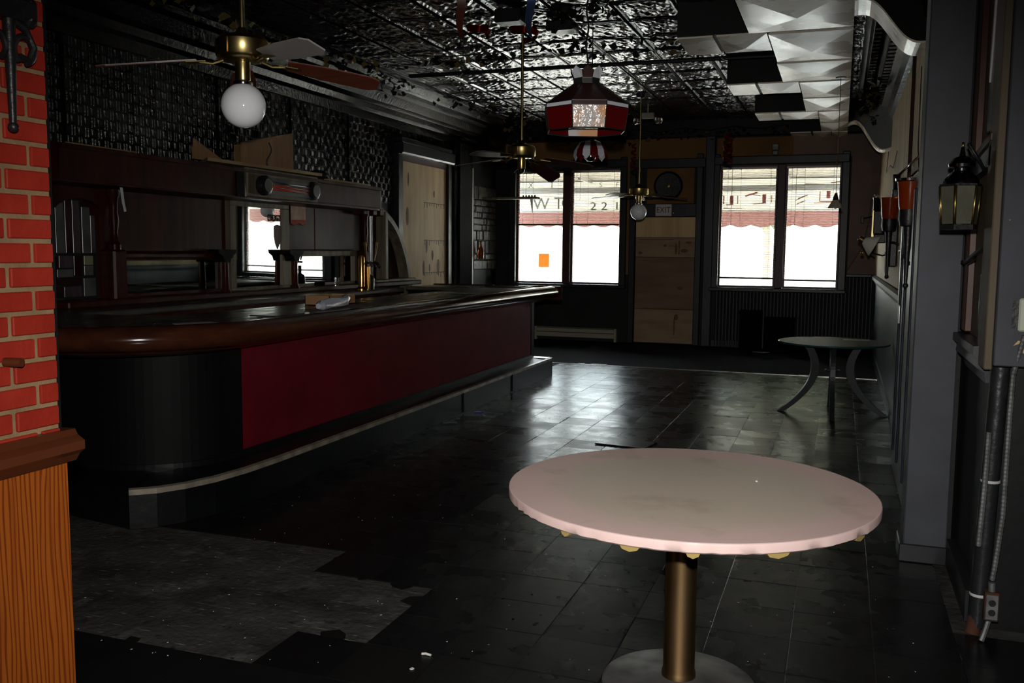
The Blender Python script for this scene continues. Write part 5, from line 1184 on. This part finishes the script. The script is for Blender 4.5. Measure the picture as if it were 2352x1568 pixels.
# conduit, pipe and switch on the near pier
pp = thing('tarred_pipe', 'thick tarred pipe running to the floor below the grey pier', 'pipe', (0.60, 3.94, 0))
MB().tube([(-.03, 0, .03), (-.025, 0, .2), (-.02, 0, .35), (0, 0, 1.07)], .034, 14).build('pipe', 'tar_pipe', pp)
for z, rr_ in ((.16, .036), (.62, .035)): MB().lathe([(rr_, -.006), (rr_ + .002, 0), (rr_, .005)], (-.03 + z * .03, 0, z), 14).build('coupling', 'peel_white', pp)
MB().tube([(-.045, -.01, .0), (-.03, 0, .10)], .028, 10).build('rusty_foot', 'rust', pp)
def flex(label, pts, r):
    t = thing('flexible_conduit', label, 'conduit', pts[0], group='armoured conduits on the near pier'); o = Vector(pts[0]); dn = []
    for i in range(len(pts) - 1):
        a, b_ = Vector(pts[i]) - o, Vector(pts[i + 1]) - o; m = max(2, int((b_ - a).length / .004))
        dn += [a.lerp(b_, q / m) for q in range(m)]
    MB().tube(dn, [r * (1.0 if k % 4 < 2 else .92) for k in range(len(dn))], 8).build('armour', 'galv', t); return t
f1 = flex('ribbed metal conduit down the right side of the tarred pipe', [(0.66, 3.85, 1.20), (0.635, 3.88, 1.05), (.632, 3.88, .9), (.628, 3.87, .5), (.612, 3.87, .30), (.605, 3.87, .24)], .0105)
f2 = flex('ribbed metal conduit down the left side of the tarred pipe', [(0.566, 3.89, .82), (.561, 3.88, .6), (.554, 3.87, .45), (.551, 3.87, .37)], .0105)
ob = thing('outlet_box', 'rusty metal outlet box near the floor on the conduit', 'outlet', (0.607, 3.87, .085))
MB().bbox(-.026, -.022, 0, .026, .022, .115, .004).build('box', 'rust', ob)
MB().bbox(-.022, -.026, .008, .022, -.02, .107, .002).build('cover_plate', 'galv', ob)
for z in (.03, .068): MB().lathe([(.013, 0), (.013, .004)], (0, 0, 0), 12, M=Matrix.Translation((0, -.026, z + .008)) @ Matrix.Rotation(R(90), 4, 'X')).build('socket', 'iron_black', ob)
MB().tube([(0, 0, .115), (-.002, 0, .15)], .013, 10).build('connector', 'galv', ob)
small('lower_conduit', 'smooth metal conduit running from outlet box to floor', 'conduit', MB().tube([(0.602, 3.87, .082), (.588, 3.86, .03), (.578, 3.85, .003)], .010, 8), 'galv')
sw = thing('light_switch', 'pale green switch plate at the right edge on the grey pier', 'light switch', (0.665, 3.855, 1.215))
MB().bbox(-.03, -.012, 0, .04, .004, .125, .006).build('plate', 'switch_green', sw)
MB().bbox(-.002, -.022, .052, .010, -.012, .075, .002).build('toggle', 'switch_green', sw)
MB().box(-.05, .0025, .01, -.03, .0045, .115).build('paint_gap', 'iron_black', sw)

# wrought iron sconce on the near brick wall
si = thing('iron_sconce', 'black wrought iron candle sconce on the red brick wall', 'wall sconce', (-2.055, 1.855, 1.80))
MB().lathe([(.014, .345), (.016, .37), (.016, .40)], (0, 0, 0), 14).build('brass_cup', 'brass', si)
MB().bbox(-.035, -.075, .285, .03, .075, .345, .012).build('cross_bar', 'iron_black', si)
MB().bbox(-.035, .035, .275, .028, .078, .352, .014).build('bar_end', 'iron_black', si)
MB().tube([(0, 0, .30), (0, 0, .20), (0, 0, .10), (0, 0, .02)], [.016, .014, .011, .009], 10).build('stem', 'iron_black', si)
MB().sphere((0, 0, .01), .014, 12, 8).build('tip_ball', 'iron_black', si)
for s in (1, -1): MB().tube([(0, s * (.012 + .032 * (1 - math.cos(R(t))) if t < 400 else 0), .215 + .035 * math.sin(R(t))) for t in range(-60, 280, 20)], .008, 8).build('scroll', 'iron_black', si)
MB().tube([(0, 0, .29), (.0, .05, .27), (0, .075, .225), (0, .06, .19), (0, .03, .195)], .010, 8).build('leaf_scroll', 'iron_black', si)
MB().tube([(0, 0, .25), (-.055, 0, .25)], .009, 8).build('wall_arm', 'iron_black', si)
hk = small('wall_peg', 'short dark red peg on the near brick wall', 'peg', MB().tube([(-2.10, 1.835, 1.19), (-2.05, 1.845, 1.19)], .012, 10), 'cap_wood')

# ================================================================== TABLES
ta = thing('round_table', 'round pedestal table with stained pink vinyl top in the foreground', 'table', (-0.452, 3.06, 0))
ZT = .71; RT = .61
b = MB(); n = 168; rr_ = random.Random(9); prof = [(RT - .005, ZT + .0), (RT - .0015, ZT - .0015), (RT, ZT - .008), (RT - .001, ZT - .028), (RT - .010, ZT - .034)]
vs = [(0, 0, ZT + .001)]; fs = []
pl_ = [0.0] * n
for _ in range(30):
    k = rr_.randrange(n); pl_[k] = rr_.uniform(.004, .010); pl_[(k + 1) % n] = -rr_.uniform(.001, .004)
for i, (r, z) in enumerate(prof):
    for k in range(n):
        a = 2 * math.pi * k / n; d = pl_[k] * (0, .05, .25, .75, .55)[i]; vs.append(((r - d) * math.cos(a), (r - d) * math.sin(a), z))
for k in range(n): fs.append((0, 1 + k, 1 + (k + 1) % n))
b.add(vs[:n + 1], fs, True); top = b.build('vinyl_top', 'pink_vinyl', ta)
b = MB(); fs = []
for i in range(len(prof) - 1):
    for k in range(n): fs.append((i * n + k, (i + 1) * n + k, (i + 1) * n + (k + 1) % n, i * n + (k + 1) % n))
b.add(vs[1:], fs, True); b.build('vinyl_edge', 'pink_rim', ta)
MB().lathe([(RT - .03, ZT - .040), (RT - .02, ZT - .02), (RT - .03, ZT - .006)], (0, 0, 0), 48).build('table_board', 'cardboard', ta)
for a, wd in ((-152, .03), (-118, .045), (-97, .075), (-80, .05), (-57, .09), (-25, .08), (-8, .03), (170, .05)):
    M = Matrix.Rotation(R(a), 4, 'Z') @ Matrix.Translation((RT - .026, 0, ZT - .034))
    MB().prism([(-wd / 2, .012), (-wd * .3, -.010), (0, -.016), (wd * .3, -.009), (wd / 2, .012)], 'x', -.012, .014, M=M).build('foam_tuft', 'foam_yellow', ta)
M0 = Matrix.Translation((-.02, .02, 0))
MB().lathe([(.060, .025), (.058, .05), (.054, .06), (.054, ZT - .07), (.060, ZT - .068), (.060, ZT - .045)], (0, 0, 0), 32, M=M0).build('brass_post', 'brass_old', ta)
MB().lathe([(.265, 0), (.265, .008), (.25, .013), (.12, .022), (.06, .035)], (0, 0, 0), 48, M=M0).build('base_disc', 'base_metal', ta)
MB().lathe([(.02, ZT - .09), (.022, ZT - .07), (.012, ZT - .04)], (.14, -.24, 0), 12).build('under_bolt', 'iron_black', ta)
MB().lathe([(.15, ZT - .048), (.15, ZT - .040)], (0, 0, 0), 4, M=M0).build('mounting_plate', 'iron_black', ta)
small('paper_scrap', 'tiny white scrap lying on the pink table top', 'scrap', MB().prism([(-.245, 3.205), (-.238, 3.203), (-.236, 3.24), (-.243, 3.243)], 'z', ZT + .0015, ZT + .006), 'paper')

tb = thing('glass_table', 'round green edged glass table with curved grey legs beside the right wall', 'table', (-0.03, 9.08, 0))
ZG = .675; RG = .50
MB().lathe([(.001, ZG), (RG - .006, ZG)], (0, 0, 0), 64, cap=False).build('glass_top', 'glass_table', tb)
MB().lathe([(.001, ZG - .016), (RG - .004, ZG - .016), (RG, ZG - .012), (RG, ZG - .003), (RG - .006, ZG)], (0, 0, 0), 64, cap=False).build('glass_edge', 'glass_edge', tb)
for k, a in enumerate((192, 272, 352, 92)):
    pts = []
    for i in range(21):
        t = i / 20; z = .005 + t * (ZG - .024)
        r = .12 + .38 * (1 - t) ** 2.4 + .16 * t ** 3
        pts.append((r, 0, z))
    wdv = [(0, 1, 0)] * 21
    b = MB(); inn = []; M = Matrix.Rotation(R(a), 4, 'Z')
    poly = [(p[0], p[2]) for p in pts] + [(max(.06, p[0] - .07), p[2] + (.0 if i else 0)) for i, p in enumerate(pts)][::-1]
    poly = [(x, max(z, .0)) for x, z in poly]
    q = len(pts); vs = []; fs = []
    for yy in (-.022, .022): vs += [(x, yy, z) for x, z in poly]
    m = len(poly)
    for i in range(q - 1): fs += [(i, i + 1, m - 2 - i, m - 1 - i), (m + i, m + m - 1 - i, m + m - 2 - i, m + i + 1)]
    for i in range(m): fs.append((i, (i + 1) % m, m + (i + 1) % m, m + i))
    b.add(vs, fs, False, M=M); b.build('curved_leg', 'iron_grey', tb)
MB().tube([(.06 * math.cos(R(t)), .06 * math.sin(R(t)), .40) for t in range(0, 361, 20)], .012, 8).build('tie_ring', 'iron_grey', tb)
MB().lathe([(.10, ZG - .024), (.10, ZG - .0165)], (0, 0, 0), 20).build('support_disc', 'iron_grey', tb)
small('paper_card', 'pale card lying on the glass table', 'card', MB().prism([(.07, 9.25), (.30, 9.30), (.29, 9.43), (.04, 9.38)], 'z', ZG + .0005, ZG + .004), 'paper_grey')

# ================================================================== BACK WALL FITTINGS
ex = thing('exit_sign', 'small faded white EXIT sign on the header above the boarded door', 'exit sign', (-2.71, D - .055, 2.07))
MB().bbox(-.13, -.025, 0, .13, .0, .19, .006).build('sign_box', 'sign_white', ex)
text('EXIT', .13, 'sign_red', ex, (0, -.027, .095), (R(90), 0, 0), sx=.86)
MB().sphere((.16, -.02, .05), .014, 10, 7).build('indicator_lamp', 'chrome', ex)
vf = thing('round_exhaust_fan', 'round dark exhaust fan in the panel above the door', 'exhaust fan', (-2.65, D - .015, 2.55))
Mv = Matrix.Rotation(R(90), 4, 'X')
MB().lathe([(.23, 0), (.235, .02), (.21, .04), (.20, .03), (.001, .025)], (0, 0, 0), 32, M=Mv).build('housing', 'iron_black', vf)
for k in range(4):
    MB().prism([(.03, -.02), (.17, -.06), (.185, .02), (.04, .025)], 'z', .030, .034, M=Mv @ Matrix.Rotation(R(90 * k + 20), 4, 'Z')).build('fan_blade', 'iron_black', vf)
MB().lathe([(.035, .03), (.03, .05), (.001, .055)], (0, 0, 0), 16, M=Mv).build('hub', 'brass_old', vf)
bh = thing('baseboard_heater', 'long beige baseboard heater on the carpet below the left window', 'heater', (-4.1, D - .06, .0))
MB().prism([(.05, .05), (-.03, .05), (-.03, .12), (-.015, .20), (.05, .22)], 'x', -.75, .64).build('cover', 'beige_metal', bh)
MB().box(-.75, -.034, .045, .64, -.028, .062).build('lower_lip', 'iron_black', bh)
MB().box(-.74, -.035, .135, .63, -.022, .145).build('air_slot', 'iron_black', bh)
for x in (-.76, .62): MB().bbox(x, -.04, .0, x + .04, .05, .225, .005).build('end_cap', 'beige_metal', bh)
sh2 = thing('wall_shelf', 'narrow wooden shelf across the corner before the left window', 'shelf', (-5.1, 14.2, 2.33))
MB().bbox(-.48, -.09, 0, .46, .09, .035, .006).build('board', 'pale_wood_glare', sh2)
MB().add([(.30, .05, 0), (.34, .05, 0), (.34, .05, -.22), (.30, .08, 0), (.34, .08, 0), (.34, .08, -.22)], [(0, 1, 2), (5, 4, 3), (0, 3, 4, 1), (1, 4, 5, 2), (2, 5, 3, 0)]).build('bracket', 'white_trim', sh2)
for k in range(5): MB().lathe([(.012, 0), (.016, .015), (.008, .03)], (.20 + .05 * k, 0, .035), 8).build('peg', 'iron_black', sh2)
bo = thing('bottle_lamp', 'amber bottle hanging on the stone strip by the back corner', 'bottle', (-5.50, 13.86, 1.36))
MB().lathe([(.035, 0), (.05, .02), (.055, .10), (.04, .16), (.016, .20), (.014, .27), (.017, .275), (.017, .285)], (0, 0, 0), 18).build('bottle', 'bottle_amber', bo)
MB().tube([(0, 0, .27), (-.08, 0, .31)], .005, 6).build('hanger', 'wire', bo)
for (x0, x1, z, lab) in ((-1.42, -1.10, .62, 'taller dark box standing under the right window'), (-1.05, -.62, .52, 'lower dark box standing under the right window')):
    bx_ = thing('dark_box', lab, 'box', ((x0 + x1) / 2, 14.45, .0), group='dark boxes under the right window'); wd = (x1 - x0) / 2
    MB().bbox(-wd, -.15, 0, wd, .15, z - .05, .008).build('body', 'box_dark', bx_)
    MB().bbox(-wd - .006, -.156, z - .05, wd + .006, .156, z, .008).build('lid', 'box_dark', bx_)
small('wall_debris', 'pale scrap of paper on the carpet beside the dark boxes', 'scrap', MB().prism([(-1.2, 14.2), (-1.0, 14.16), (-.95, 14.25), (-1.12, 14.28)], 'z', .001, .008), 'paper_grey')

# ================================================================== LITTER ON THE FLOOR
small('cigarette_butt', 'crushed cigarette butt on the floor in the foreground', 'cigarette', MB().tube([(-1.405, 2.967, .006), (-1.39, 2.972, .007), (-1.368, 2.968, .006)], .0045, 8), 'paper')
small('floor_scrap', 'pale torn scrap beside the cigarette butt', 'scrap', MB().prism([(-1.395, 2.845), (-1.385, 2.842), (-1.38, 2.853), (-1.39, 2.857)], 'z', .001, .005), 'paper')
small('purple_wrapper', 'tiny purple wrapper on the floor beside the bar step', 'wrapper', MB().prism([(-3.14, 7.78), (-3.08, 7.80), (-3.07, 7.86), (-3.13, 7.85)], 'z', .002, .012), 'purple_scrap')
rl = random.Random(21); deb = MB()
for _ in range(230):
    x, y = rl.uniform(-3.1, .45), 2.6 + 4.2 * rl.random() ** 1.6; s = rl.uniform(.002, .006); a = rl.uniform(0, 3)
    if math.hypot(x + .47, y - 3.08) < .32: continue
    c, si_ = math.cos(a) * s, math.sin(a) * s
    deb.add([(x - c, y - si_, .003), (x + si_ * .6, y - c * .6, .003), (x + c, y + si_, .004), (x - si_ * .6, y + c * .6, .004)], [(0, 1, 2, 3)])
tag(deb.build('floor_dust', 'peel_white', None, fix=False), 'scattered pale crumbs and dust flecks on the black floor', 'debris', kind='stuff')
small('lifted_tile_chip', 'broken curled tile piece lying on the tiles beyond the table', 'tile', MB().prism([(-1.75, 6.85), (-1.35, 6.80), (-1.30, 7.05), (-1.70, 7.12)], 'z', .002, .009), 'tile_black_b')
